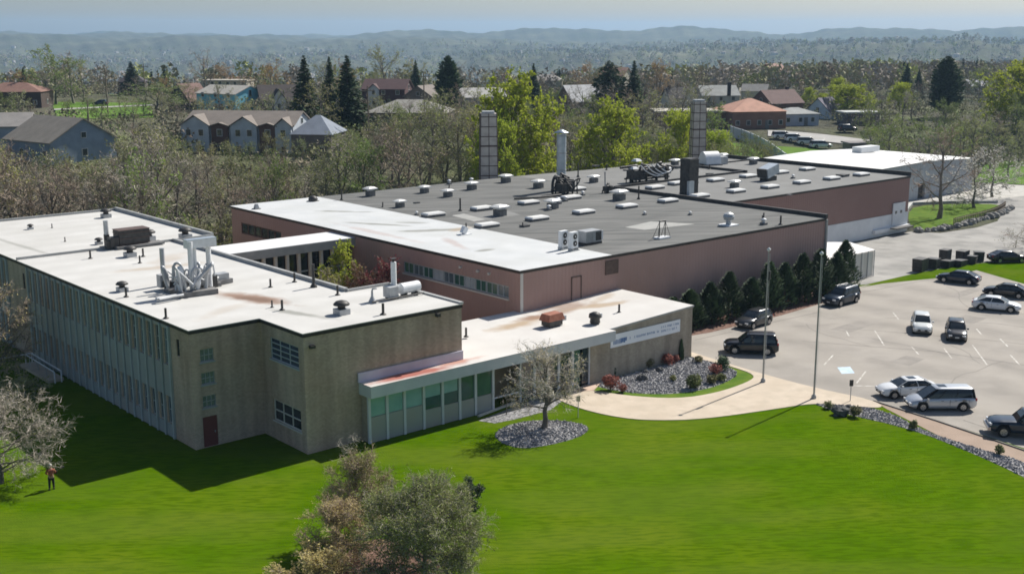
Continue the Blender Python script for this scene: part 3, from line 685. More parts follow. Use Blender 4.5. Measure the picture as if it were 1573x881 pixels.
d_ = ubox(P, 38.2, 41.3, 1.3, 4.4, .07, .22).build('dock_door', M['white_paint'], FA); ubox(P, 38.7, 39.2, 2.9, 3.3, .221, .24).build('pane', M['glass'], d_); ubox(P, 40.0, 40.5, 2.9, 3.3, .221, .24).build('pane', M['glass'], d_)
sb = MB(); ubox(P, 37.2, 41.6, .95, 1.1, .51, 1.6, sb); sb.build('dock_bumper', M['dark_metal'], FA)
ft1 = [(66, 75.4), (111, 75.4), (111, 90.6), (111, 127.4), (66, 127.5)]; ft2 = [(111, 90.6), (153.4, 90.6), (153.4, 124.2), (111, 127.4)]
e = MB(); e.prism(offs([(66, 75.4), (111, 75.4), (111, 90.6), (153.4, 90.6), (153.4, 124.2), (110, 127.5), (66, 127.5)], .07), 7.72, 7.95); e.build('roof_edge', M['drip'], FA)
MB().prism([(65.9, 75.3), (111.1, 75.3), (111.1, 127.6), (65.9, 127.6)], 7.955, 8.0).build('roof', M['dark_roof'], FA)
MB().prism([(111.101, 90.5), (153.5, 90.5), (153.5, 124.3), (111.101, 127.6)], 7.955, 8.002).build('roof', M['roof2'], FA)
MB().sheet([(65.9, 75.3), (77.2, 75.3), (77.5, 88), (78, 127.6), (65.9, 127.6)], 8.005).build('roof_coating', M['strip_roof'], FA)
MB().sheet([at(633, 351+0, 8), at(990, 0+353, 8), at(1068, 344, 8), at(1000, 340, 8)][1:] + [at(960, 349, 8)], 8.007).build('roof_patch', M['patch'], FA)
MB().sheet([at(694, 331, 8), at(712, 328, 8), at(745, 337, 8), at(728, 340, 8)], 8.008).build('roof_patch', M['patch'], FA)
MB().sheet([at(695, 330, 8), at(775, 322, 8), at(800, 330, 8), at(735, 340, 8)], 8.0065).build('roof_patch', M['roof2'], FA)
cp = MB(); cp.box(110.85, 111.15, 75.3, 108.6, 8.004, 8.42); cp.box(111.16, 138.8, 108.8, 109.05, 8.004, 8.30); cp.box(138.8, 139.1, 108.4, 119, 8.004, 8.36)
cp.box(153.25, 153.5, 90.5, 124.3, 8.004, 8.55); cp.box(139.11, 153.24, 118.9, 119.1, 8.004, 8.2)
cp.build('roof_curb', M['dark_metal'], FA)
# courtyard link building
LK = thing('link_corridor', 'glazed corridor with white flat roof joining the office and factory', 'building')
wl = MB(); wallgrid(wl, (53.0, 101.6), (65.95, 101.6), 0, 3.0); wl.box(53.05, 65.95, 104.9, 105.1, 0, 7.1); wl.build('wall', M['red_brick'], LK)
MB().box(49.0, 66.0, 101.0, 105.7, 7.35, 7.62).build('roof', mat('link_roof', (.72, .72, .71), (.68, .68, .68), scale=.5, rough=.7), LK)
MB().box(49.0, 66.0, 100.9, 100.98, 6.75, 7.6).build('fascia', M['coping'], LK)
for i in range(11):
    x = 51.6+i*1.3
    if x < 65.5:
        c_ = MB().box(x, x+.28, 101.25, 101.55, 0, 7.3).build('column', M['paleframe'], LK)
        MB().box(x+.3, x+1.28, 101.7, 101.75, 3.0, 6.9).build('window', M['glass'], LK)
        MB().box(x+.3, x+1.28, 101.58, 101.66, 4.7, 4.85).build('window_bar', M['frame'], LK)
# white warehouse
WH = thing('warehouse', 'low white metal warehouse with shallow gable roof beyond the factory', 'building')
wl = MB(); zt = lambda s: 5.9+.5*min(1, s/21) if s <= 21 else 6.4-.6*(s-21)/16
wallgrid(wl, (166, 107.5), (187, 107.5), 0, 5, [(18.8, 21-.001, 0.01, 2.7)], depth=.5, zt=lambda s: 5.9+.5*s/21); wallgrid(wl, (187, 107.5), (203, 107.5), 0, 5, zt=lambda s: 6.4-.6*s/16)
wallgrid(wl, (203, 107.5), (203, 131), 0, 5.8); wallgrid(wl, (203, 131), (166, 131), 0, 5.8); wallgrid(wl, (166, 131), (166, 107.5), 0, 5.9)
wl.build('wall', siding('warehouse_siding', (.38, .41, .45), (.43, .46, .49), (.35, .38, .42), 1.2), WH)
MB().box(184.8, 187, 107.9, 107.98, 0, 2.7).build('door', M['trimblack'], WH)
MB().box(184.9, 185.9, 107.40, 107.47, 4.0, 5.0).build('louver', M['grey_metal'], WH)
rf = MB(); rf.add([(165.7, 107.2, 5.93), (187, 107.2, 6.45), (187, 131.3, 6.45), (165.7, 131.3, 5.93)], [(0, 1, 2, 3)]); rf.add([(187, 107.2, 6.45), (203.3, 107.2, 5.83), (203.3, 131.3, 5.83), (187, 131.3, 6.45)], [(0, 1, 2, 3)])
rf.build('roof', mat('warehouse_roof', (.74, .74, .72), (.68, .68, .66), scale=.2, rough=.6), WH)
q = at(1330, 232, 6.4); MB().box(q.x-3, q.x+3, q.y-1, q.y+1, 6.3, 7.3).build('roof_vent', M['white_metal'], WH)
# carport tent
CP = thing('canopy_tent', 'white fabric canopy shelter with striped side curtain beside the factory', 'tent')
rf = MB(); rf.add([(111.6, 75.6, 3.15), (121.5, 75.6, 3.15), (121.5, 82.6, 3.15), (111.6, 82.6, 3.15), (113.5, 79.1, 3.6), (121.5, 79.1, 3.6)], [(0, 1, 5, 4), (2, 3, 4, 5), (3, 0, 4), (1, 2, 5)])
rf.build('roof', mat('canvas', (.86, .85, .84), (.80, .78, .76), scale=.8, rough=.8, trans=.15), CP)
MB().box(112.3, 121.4, 75.75, 75.78, .05, 3.0).build('side_curtain', mat('curtain', (.62, .59, .54), (.74, .71, .66), scale=2.2, stretch=(4, .1, .1), rough=.9), CP)
for i in range(8):
    x = 112.3+i*1.3; MB().tube([(x, 75.62, 0), (x, 75.62, 3.14)], .06, 6).build('post', M['grey_metal'], CP)
for x in (112.3, 121.4): MB().tube([(x, 82.5, 0), (x, 82.5, 3.14)], .06, 6).build('post', M['grey_metal'], CP)

# ------------------------------------------------------------------ rooftop equipment
def mk_skylight():
    o = thing('skylight', 'x', 'skylight')
    MB().rbox((0, 0, .14), (2.5, 1.25, .28)).build('curb', M['curb'], o)
    MB().rbox((0, 0, .36), (2.6, 1.35, .16), taper=.86).build('dome', M['skylight'], o); return o
def mk_vent():
    o = thing('roof_ventilator', 'x', 'roof vent')
    MB().rbox((0, 0, .32), (1.0, 1.0, .64)).build('curb', M['curb'], o)
    mb = MB().rbox((0, 0, .74), (.7, .7, .22)); mb.rbox((0, 0, .90), (1.65, 1.45, .14)); mb.rbox((0, 0, 1.04), (1.5, 1.3, .16), taper=.6); mb.build('hood', M['skylight'], o); return o
def mk_mush():
    o = thing('mushroom_vent', 'x', 'roof vent')
    MB().rbox((0, 0, .2), (.9, .9, .4)).build('curb', M['grey_metal'], o)
    MB().lathe([(.28, .4), (.28, .62), (.58, .66), (.60, .74), (.42, .92), (.15, 1.0)], n=14).build('hood', M['dark_metal'], o); return o
def mk_pipe():
    o = thing('vent_pipe', 'x', 'vent pipe')
    MB().tube([(0, 0, 0), (0, 0, .75)], .09, 8).build('pipe', M['dark_metal'], o)
    MB().lathe([(.22, 0), (.2, .05), (.11, .12)], n=10).build('base', M['dark_metal'], o); return o
def place_set(mk, pts, z, labf, group, rz=0, scale=None, jit=0):
    base = mk(); pts = sorted(pts, key=lambda p: p[0]); n = len(pts)
    for i, p in enumerate(pts):
        o = base if i == 0 else dup(base)
        o.location = at(p[0], p[1], z); o.rotation_euler = (0, 0, rz+random.uniform(-jit, jit))
        s_ = p[2] if len(p) > 2 else 1; o.scale = (s_, s_, s_*(p[3] if len(p) > 3 else 1))
        o['label'] = labf(i+1, n); o['group'] = group
sk1 = [(665.7,332),(740,322.5),(748,348.5),(825,338),(812,313.5),(877,305.5),(896.6,328),(962.7,319),(1026,310.5),(885,292.5)]
sk2 = [(1006,290),(1040,283.5),(1074.6,303),(1099,278.5),(1149,272.5),(1182.7,289),(1130.6,295.5),(1240,261.5),(1199,266.5),(1105.7,278.5),(1231.6,282),(1277.4,276),(1323,270)]
place_set(mk_skylight, [p for p in sk1], 8.005, lambda i, n: f'flat white skylight, {ordw(i)} from the left on the near dark grey factory roof', 'skylights on the factory roof', 0)
place_set(mk_skylight, [p for p in sk2 if p != (1105.7,278.5)], 8.005, lambda i, n: f'flat white skylight, {ordw(i)} from the left on the raised far factory roof', 'skylights on the factory roof', 0)
vents = [(614.5,318,.8),(652,296,.85),(688,302,.85),(724.7,291,.95),(777,280,1),(827,288.5,1),(768,331,1.1),(849,320,1),(912,280,.9),(951,307,1.15),(569,301,.9,1.15)]
place_set(mk_vent, vents, 8.005, lambda i, n: f'white hooded square vent, {ordw(i)} from the left on the near dark factory roof', 'hooded vents on the factory roof', .1)
place_set(mk_vent, [(1036.5,254,.9),(1110,245.5,.95),(1157,252,.95),(1128,288,.9),(1024,266,.9)], 8.005, lambda i, n: f'white hooded square vent, {ordw(i)} from the left on the raised far roof', 'hooded vents on the factory roof', .1)
place_set(mk_pipe, [(588,318,.8),(707,324,1.1,1.8),(716,351,.8),(803,349,.7),(932,261,1.2),(888,272,1,2.6),(981,306,1,2.2),(1171,342,.9,1.2),(1173,336,.9),(1199,345,1.1,1.2),(525,307,1,1.6),(690,289,.8),(1052,285,.8),(1090,260,1)], 8.005,
          lambda i, n: f'thin dark vent pipe, {ordw(i)} from the left among those on the factory roof', 'pipes on the factory roof')
place_set(mk_mush, [(163,334,1.0),(229,369,1.1),(285,366,1.1),(200,394,1.0),(188,447,.8),(525,482,1.0),(47,352,.55),(152,375,.65)], 8.5, lambda i, n: f'dark mushroom shaped vent, {ordw(i)} from the left on the white office roof', 'mushroom vents on the office roof')
place_set(mk_pipe, [(80,350,.6),(100,371,.6),(139,397,1),(220,394,1),(194,456,1),(255,489,1),(215,404,.9),(415.6,441,.9),(452.5,433,1),(482,441,1.3,1.9),(433.5,476,1),(418,472,.7),(518.7,453,1),(588.6,483,1.1)], 8.5,
          lambda i, n: f'small dark vent pipe, {ordw(i)} from the left among those on the white office roof', 'pipes on the office roof')
place_set(mk_pipe, [(951,480,1),(716,517,1)], 4.4, lambda i, n: ('thin vent pipe near the left edge of the low entrance roof', 'thin vent pipe at the right on the low entrance roof')[i-1], 'pipes on the entrance roof')
def mk_hatch():
    o = thing('roof_hatch', 'x', 'roof hatch')
    MB().rbox((0, 0, .1), (1.3, 1.0, .2)).build('curb', M['curb'], o); MB().rbox((0, 0, .24), (1.4, 1.1, .08)).build('lid', M['dark_metal'], o); return o
place_set(mk_hatch, [(1294.5,271,1.2),(1041,258,1.2),(806,348,.7),(915,256,.8),(1090,268,.7),(962,262,.6),(640,312,.5),(1213,300,.5)], 8.005, lambda i, n: f'small dark flat roof hatch, {ordw(i)} from the left on the factory roof', 'roof hatches', .05)
def mk_cap():
    o = thing('small_roof_vent', 'x', 'roof vent')
    MB().rbox((0, 0, .12), (.6, .6, .24)).build('curb', M['curb'], o); MB().lathe([(.16, .2), (.16, .5), (.32, .52), (.30, .6), (.1, .7)], n=10).build('cap', M['white_metal'], o); return o
place_set(mk_cap, [(690,283,.9),(724,281,1.0),(843,323,.9),(868,309,.9),(857,313,1.1),(1024,272,1),(895,300,.8),(1173,345,1),(1218,274,.8),(640,330,.6),(990,330,.6),(1060,330,.6)], 8.005, lambda i, n: f'small white capped vent, {ordw(i)} from the left on the dark factory roof', 'small capped vents on the factory roof')
# galvanised chimney with dark machine round its foot
q = at(862, 292, 8.0)
o = thing('metal_chimney', 'tall galvanised round chimney with conical cap rising from the factory roof', 'chimney', q)
MB().tube([(0, 0, 0), (0, 0, 7.2)], .62, 16).build('stack', M['galv'], o)
rg = MB(); [rg.tube([(0, 0, z), (0, 0, z+.12)], .66, 16) for z in (2.6, 4.8, 7.0)]; rg.build('ring', M['grey_metal'], o)
cpm = MB().lathe([(.95, 7.45), (.93, 7.5), (.1, 7.85)], n=16); [cpm.tube([(.6*math.cos(a), .6*math.sin(a), 7.15), (.7*math.cos(a), .7*math.sin(a), 7.47)], .03, 4) for a in (0, 1.57, 3.14, 4.71)]; cpm.build('cap', M['galv'], o)
def pipework(name, label, cat, loc, n, size, m, seed, legs=True, extra=None):
    rr = random.Random(seed); o = thing(name, label, cat, loc); sx, sy, sz = size
    b = MB()
    for k in range(3): b.rbox(((k-1)*sx*.3, rr.uniform(-.2, .2)*sy, sz*.45), (sx*.34, sy*.6, sz*.55*rr.uniform(.7, 1.1)), rr.uniform(-.1, .1))
    b.build('casing', M[m], o); t = MB()
    for k in range(n):
        x = rr.uniform(-.5, .5)*sx; y = rr.uniform(-.5, .5)*sy; r = rr.uniform(.08, .2)
        p = [(x, y, .1), (x+rr.uniform(-.2, .2), y, sz*rr.uniform(.7, 1.05)), (x+rr.uniform(-.35, .35)*sx, y+rr.uniform(-.3, .3)*sy, sz*rr.uniform(.6, 1.2)), (x+rr.uniform(-.5, .5)*sx, y+rr.uniform(-.3, .3)*sy, sz*rr.uniform(.2, .9))]
        t.tube(chaik3(p), r, 7)
    t.build('ductwork', M[extra or m], o)
    f = MB()
    for x in (-.45, -.15, .15, .45):
        for y in (-.35, .35): f.box(x*sx-.05, x*sx+.05, y*sy-.05, y*sy+.05, 0, sz*.3)
    f.box(-.5*sx, .5*sx, -.38*sy, -.32*sy, sz*.18, sz*.26); f.box(-.5*sx, .5*sx, .32*sy, .38*sy, sz*.18, sz*.26)
    f.build('support_frame', M['dark_metal'], o); return o
def chaik3(p, it=2):
    p = [Vector(q) for q in p]
    for _ in range(it):
        q = [p[0]]
        for i in range(len(p)-1): q += [p[i]*.75+p[i+1]*.25, p[i]*.25+p[i+1]*.75]
        p = q+[p[-1]]
    return p
q = at(868, 298, 8.0)
pipework('fan_machine', 'cluster of black fan ducts around the foot of the galvanised chimney', 'machine', q, 12, (3.0, 2.4, 2.2), 'dark_metal', 4)
tag(MB().tube(chaik3([at(862, 299, 8.2), at(830, 303, 8.15), at(790, 305, 8.15)]), .13, 6).build('duct_pipe', M['dark_metal']), 'long dark pipe lying on the roof left of the black fan machine', 'pipe')
q = at(993, 279, 8.0)
o = pipework('cooling_plant', 'large black cooling plant with white bent pipes on stilts on the roof', 'machine', q, 12, (6.8, 2.6, 2.6), 'dark_metal', 9)
wp = MB()
for k in range(4): wp.tube(chaik3([(-2.6+k*1.0, -1.35-.05*k, 2.5), (-1.6+k*1.1, -1.4-.05*k, 1.6), (.2+k*.8, -1.45-.05*k, .9+.1*k), (1.2+k*.7, -1.4-.05*k, .9+.2*k)]), .09, 6)
wp.build('white_pipe', M['white_metal'], o)
hd = MB(); hd.rbox((-3.2, -.5, 2.2), (1.1, 1.0, .3), taper=.6); hd.rbox((-1.2, .8, 3.0), (1.2, 1.0, .3), taper=.6); hd.rbox((3.6, -.3, 1.7), (1.1, 1.0, .25), taper=.7); hd.build('hood', M['white_metal'], o)
q = at(933, 296, 8.0); o = pipework('pump_assembly', 'small dark valve and pipe assembly beside the roof joint', 'machine', q, 5, (1.3, .9, 1.2), 'dark_metal', 12)
MB().tube([(-.4, 0, .2), (-.5, 0, 2.6), (-.5, 0, 2.75)], [.09, .09, .16], 7).build('standpipe', M['grey_metal'], o)
# brown duct stack
q = at(1058, 298, 8.0); o = thing('duct_stack', 'tall dark brown box shaped exhaust stack on the raised factory roof', 'exhaust stack', q)
b = MB().rbox((0, 0, 2.2), (1.7, 1.6, 4.4)); b.build('stack', M['dark_metal'], o)
b = MB(); [b.rbox((0, 0, z), (1.78, 1.68, .1)) for z in (.1, 1.5, 2.9, 4.4)]; b.rbox((0, 0, 4.5), (1.5, 1.4, .1)); b.build('ring', M['dark_metal'], o)
MB().rbox((-.8, -.95, .9), (.9, .4, 1.8)).build('control_box', M['galv'], o)
# half round white hood, tilted grey unit
q = at(1090, 253, 8.0); o = thing('domed_hood', 'big white half round fan hood near the back of the factory roof', 'roof vent', q, R_(-20))
b = MB(); n = 12
vs = [(x, 1.3*math.cos(math.pi*k/n), 2.2*math.sin(math.pi*k/n)*.9+.1) for x in (-1.3, 1.3) for k in range(n+1)]
b.add(vs, [(k, k+1, n+2+k, n+1+k) for k in range(n)], 0, True); b.add(vs, [tuple(range(n, -1, -1)), tuple(range(n+1, 2*n+2))]); b.build('hood', M['white_metal'], o)
MB().rbox((0, 0, .1), (2.9, 2.9, .2)).build('curb', M['curb'], o)
MB().rbox((2.4, .4, .6), (1.4, 1.3, 1.2)).build('fan_box', M['grey_metal'], o)
q = at(1180, 277, 8.0); o = thing('air_handler', 'tilted pale blue grey air handler box on raised factory roof', 'air conditioner', q)
MB().rbox((0, 0, 1.35), (2.9, 1.6, 1.3), .1, tilt=R_(-12)).build('casing', M['galv'], o); MB().rbox((-1.43, 0, 1.1), (.25, 1.5, 1.2), .1, tilt=R_(-12)).build('intake', M['dark_metal'], o)
b = MB(); b.rbox((0, 0, .3), (2.0, 1.4, .6)); b.build('stand', M['dark_metal'], o)
# condensers, ac unit, frame, turbine
for k, (px, py, lb) in enumerate(((865, 383, 'white upright two fan condenser, left of the pair on the roof corner'), (880.5, 385, 'white upright two fan condenser, right of the pair beside grey unit'))):
    o = thing('condenser_unit', lb, 'air conditioner', at(px, py, 8.0), R_(8), 'twin condensers')
    MB().rbox((0, 0, 1.05), (.95, .42, 1.5)).build('casing', M['white_metal'], o)
    for z in (.72, 1.38):
        g = MB(); g.tube([(0, -.2, z), (0, -.26, z)], .27, 16, sm=False); f_ = g.build('fan', M['dark_metal'], o)
        MB().tube([(0, -.255, z), (0, -.28, z)], .07, 8).build('hub', M['white_metal'], f_)
    b = MB(); [b.box(x-.04, x+.04, -.3, .3, 0, .3) for x in (-.4, .4)]; b.box(-.7, .7, -.3, -.25, .02, .08); b.build('stand', M['grey_metal'], o)
o = thing('rooftop_unit', 'grey box air conditioner with dark round end, right of the twin condensers', 'air conditioner', at(905, 374, 8.0), R_(0))
MB().rbox((0, 0, .78), (2.1, 1.3, 1.1)).build('casing', M['grey_metal'], o)
b = MB(); [b.box(-.95+.2*k, -.87+.2*k, -.67, -.655, .3, 1.25) for k in range(5)]; b.build('grille', M['coping'], o)
b = MB(); b.box(.25, 1.0, -.67, -.655, .35, 1.2); b.build('intake', M['dark_metal'], o); MB().rbox((0, 0, .12), (2.2, 1.35, .22)).build('stand', M['dark_metal'], o)
MB().rbox((1.5, .1, .7), (.5, .5, .9)).build('side_box', M['white_metal'], o)
o = thing('hoist_frame', 'dark steel swing shaped frame on a small platform near the roof edge', 'frame', at(1017, 366, 8.0))
b = MB(); [b.tube([(s*.42, 0, .1), (s*.42, 0, 1.75)], .05, 6) for s in (-1, 1)]; b.tube([(-.45, 0, 1.75), (.45, 0, 1.75)], .09, 6); b.build('frame', M['dark_metal'], o)
b = MB(); [b.tube([(s*.42, 0, 1.7), (s*.95, -.3, 0)], .025, 5) for s in (-1, 1)]; [b.tube([(s*.42, 0, 1.7), (s*.6, .7, 0)], .025, 5) for s in (-1, 1)]; b.build('stay', M['dark_metal'], o)
MB().rbox((0, 0, .09), (1.6, .9, .16)).build('platform', M['white_metal'], o)
o = thing('turbine_vent', 'round white turbine vent on a square base near the factory front edge', 'roof vent', at(1119, 346, 8.0))
MB().rbox((0, 0, .06), (1.7, 1.5, .12)).build('base', M['white_metal'], o); MB().lathe([(.3, .1), (.3, .5), (.5, .6), (.62, .95), (.5, 1.25), (.15, 1.42)], n=18, sm=False).build('turbine', M['grey_metal'], o)
o = thing('goose_vent', 'pale gooseneck vent at the back left corner of factory roof', 'roof vent', at(394, 321, 8.0)); MB().rbox((0, 0, .3), (.6, .5, .6), taper=.5).build('hood', M['grey_metal'], o); MB().rbox((0, 0, .05), (.8, .7, .1)).build('curb', M['curb'], o)
o = thing('curved_vent', 'dark curved vent on the white strip at the factory back edge', 'roof vent', at(481, 309, 8.0)); MB().lathe([(.5, 0), (.6, .3), (.35, .6), (.1, .7)]).build('hood', M['dark_metal'], o); MB().rbox((0, 0, .05), (1.3, .7, .08)).build('curb', M['curb'], o)
o = thing('slanted_vent', 'white slanted vent on the stained roof coating strip', 'roof vent', at(713, 360, 8.0)); MB().rbox((0, 0, .45), (.5, .5, .7), tilt=.5).build('hood', M['white_metal'], o); MB().rbox((0, 0, .04), (1.4, .8, .06)).build('curb', M['white_metal'], o)
# panelled towers behind the factory
for px, x, zt_, lb in ((757, 108.3, 16.9, 'tall square panelled tower standing behind the factory, left one'), (1076, 153.2, 16.9, 'tall square panelled tower standing behind the factory, right one')):
    y = 130.6 if px < 900 else 130.0
    o = thing('panelled_tower', lb, 'tower', (x, y, 0), -YAW+R_(6), 'panelled towers')
    w0, w1 = (1.35, 1.1) if px < 900 else (1.25, 1.0)
    MB().add([(-w0, -w0, 0), (w0, -w0, 0), (w0, w0, 0), (-w0, w0, 0), (-w1, -w1, zt_), (w1, -w1, zt_), (w1, w1, zt_), (-w1, w1, zt_)], [(3, 2, 1, 0), (4, 5, 6, 7), (0, 1, 5, 4), (1, 2, 6, 5), (2, 3, 7, 6), (3, 0, 4, 7)]).build('shaft', M['lattice'], o)
    b = MB()
    for k in range(12):
        z = 1.2+k*1.38; w = w0+(w1-w0)*z/zt_+.04; b.box(-w, w, -w, w, z, z+(.12 if k % 4 else .22))
    for sx, sy in ((0, -1), (0, 1), (-1, 0), (1, 0), (-1, -1), (1, -1), (1, 1), (-1, 1)): b.tube([(sx*(w0+.02), sy*(w0+.02), 0), (sx*(w1+.02), sy*(w1+.02), zt_)], .05, 4)
    b.build('band', M['brown_metal'], o); MB().rbox((0, 0, zt_+.15), (1.7, 1.7, .3)).build('cap', M['grey_metal'], o)
# office roof plant
q = at(203, 378, 8.5)
o = thing('roof_air_unit', 'dark ribbed air handling unit on the back part of the office roof', 'air conditioner', q, 0)
MB().rbox((0, 0, 1.0), (2.9, 1.5, 1.3)).build('casing', M['dark_metal'], o); b = MB(); [b.rbox((0, 0, z), (3.0, 1.6, .06)) for z in (.4, .9, 1.4, 1.68)]; b.build('rib', M['brown_metal'], o)
MB().rbox((.4, -.5, .18), (4.6, 1.4, .2)).build('platform', M['curb'], o); b = MB(); b.rbox((-1.9, -.2, .7), (.8, 1, .8)); b.rbox((-2.4, -.3, .5), (.5, .5, .7)); b.build('fan_box', M['dark_metal'], o)
o = thing('flue_pipe', 'upright flue pipe with pale top left of the dark air unit', 'chimney', at(165, 381, 8.5))
MB().tube([(0, 0, 0), (0, 0, 1.3)], .27, 10).build('pipe', M['dark_metal'], o); MB().tube([(0, 0, 1.3), (0, 0, 2.6)], .23, 10).build('upper_pipe', M['grey_metal'], o)
MB().rbox((0, 0, .1), (1.1, 1, .2)).build('curb', M['curb'], o)
q = at(296, 452, 8.5)
o = thing('duct_gantry', 'pale grey dust extraction ducts with overhead box duct on the office roof', 'machine', q)
t2 = at(330, 425, 8.5)-q
for a_, c_, r_ in (((0, 0, .4), (0, 0, 4.1), .20), ((.50, .45, 1.3), (.50, .45, 3.9), .18), ((1.75, .55, 1.2), (1.75, .55, 3.7), .20), ((1.75, .55, .3), (1.75, .55, 1.2), .2)): MB().tube([a_, c_], r_, 10).build('upright_duct', M['white_metal'], o)
d = Vector((t2.x, t2.y, 0)); L_ = d.length; b = MB(); b.rbox((.98, .3, 3.85), (2.4, .7, .62)); b.build('overhead_duct', M['white_metal'], o)
b = MB(); b.rbox((.98, .3, 4.185), (2.45, .75, .045)); b.build('duct_lid', M['galv'], o)
for a_, c_ in (((2.0, .9, .6), (.8, .7, .9)), ((-.6, 2.6, .5), (1.0, .6, .5)), ((1.0, 3.4, .35), (1.4, .9, .4))): MB().rbox(a_, c_).build('motor', M['dark_metal'], o)
rr = random.Random(5); b = MB()
for k in range(22):
    x, y = rr.uniform(-1.1, 1.6), rr.uniform(-.6, 2.2)
    b.tube(chaik3([(x, y, .3), (x+rr.uniform(-.3, .3), y, rr.uniform(.8, 2.2)), (x+rr.uniform(-.9, .9), y+rr.uniform(-.5, .5), rr.uniform(1, 2.6)), (x+rr.uniform(-1, 1), y+rr.uniform(-.6, .6), rr.uniform(.4, 1.6))]), rr.uniform(.05, .14), 7)
b.build('bent_duct', M['grey_metal'], o)
for (x, y, r, h) in ((-.9, .1, .28, 2.3), (.3, -.3, .28, 1.4), (1.5, 1.2, .36, 1.2), (2.4, 1.0, .32, 1.0)): MB().lathe([(.12, .35), (r, .9), (r, h-.2), (r*.3, h)], (x, y, 0), 12).build('cyclone', M['white_metal'], o)
b = MB(); b.rbox((.2, -.5, .2), (2.9, .9, .4), -.1); b.rbox((2.3, 1.9, .15), (1.6, 1.2, .3)); b.rbox((-.6, 1.8, .15), (1.3, 1.0, .3)); b.rbox((3.6, 2.2, .2), (1.5, .9, .35), .2); b.build('base', M['curb'], o)
b = MB(); b.rbox((3.6, 2.3, .6), (1.0, .8, .5)); b.rbox((-.9, 3.2, .7), (.7, .7, 1.0)); b.rbox((1.2, .3, 1.0), (.7, .6, .8)); b.build('fan_box', M['grey_metal'], o)
b = MB(); b.tube([(-.2, 4.6, 0), (-.2, 4.6, 3.0)], .2, 8); b.build('thin_stack', M['grey_metal'], o)
b = MB(); b.tube([(-1.2, -.6, .3), (-3.3, -.9, .3)], .11, 6); b.tube([(-1.2, -.95, .3), (-3.3, -1.3, .3)], .11, 6); b.tube([(-3.3, -.9, .3), (-3.4, -1.3, .3)], .11, 6); b.build('loop_pipe', M['grey_metal'], o)
q = at(609, 449+8, 8.5)
o = thing('exhaust_unit', 'white exhaust fan with short chimney and round drum near office roof end', 'machine', q)
MB().tube([(0, .3, .3), (0, .3, 2.7)], .21, 10).build('chimney', M['white_metal'], o); b = MB(); b.tube([(0, .3, 2.72), (0, .3, 2.9)], .1, 6); b.rbox((0, .3, 2.95), (.4, .4, .06)); b.build('cap', M['dark_metal'], o)
MB().tube([(.4, 0, .62), (2.1, .1, .62)], .42, 14).build('drum', M['white_metal'], o); MB().rbox((-.5, 0, .55), (.8, .9, .8)).build('fan_box', M['grey_metal'], o)
b = MB(); [b.box(x-.05, x+.05, -.4, .4, 0, .3) for x in (-.7, -.1, .7, 1.7)]; b.build('stand', M['dark_metal'], o); MB().tube([(-2.6, -.6, .15), (0, -.6, .15), (2.2, -.5, .15)], .06, 6).build('pipe', M['dark_metal'], o)
o = thing('cone_vent', 'pale cone based vent with bent top on the office roof', 'roof vent', at(572, 465, 8.5)); MB().lathe([(.35, 0), (.3, .1), (.1, .5), (.07, .9)]).build('base', M['grey_metal'], o); MB().tube([(0, 0, .9), (.05, 0, 1.05), (.4, 0, 1.05)], .07, 6).build('pipe', M['grey_metal'], o)
# entrance roof units
o = thing('rusty_roof_unit', 'rust red low rooftop fan unit on the stained entrance roof', 'air conditioner', at(848, 499, 4.35), R_(3))
b = MB(); b.rbox((0, 0, .75), (1.9, 1.2, .55), taper=.8); b.build('hood', M['rust_metal'], o); MB().rbox((0, 0, .28), (1.5, 1.0, .5)).build('curb', M['dark_metal'], o); MB().tube([(1.2, .3, 0), (1.2, .3, .9)], .12, 8).build('pipe', M['grey_metal'], o)
MB().rbox((1.0, -.1, .5), (.5, .7, .4)).build('motor', M['grey_metal'], o)
o = thing('round_roof_fan', 'small dark and white roof fan right of the rusty unit', 'roof vent', at(914, 495, 4.4))
MB().lathe([(.45, 0), (.4, .35), (.55, .45), (.5, .75), (.2, .9)]).build('hood', M['dark_metal'], o); MB().rbox((.25, -.15, .6), (.5, .4, .35)).build('motor', M['white_metal'], o)

# ------------------------------------------------------------------ vehicles
PAINT = {}
def paint(name, c, metal=.3, rough=.28):
    if name not in PAINT: PAINT[name] = mat('paint_'+name, c, rough=rough, metal=metal, coat=.6, spec=.5)
    return PAINT[name]
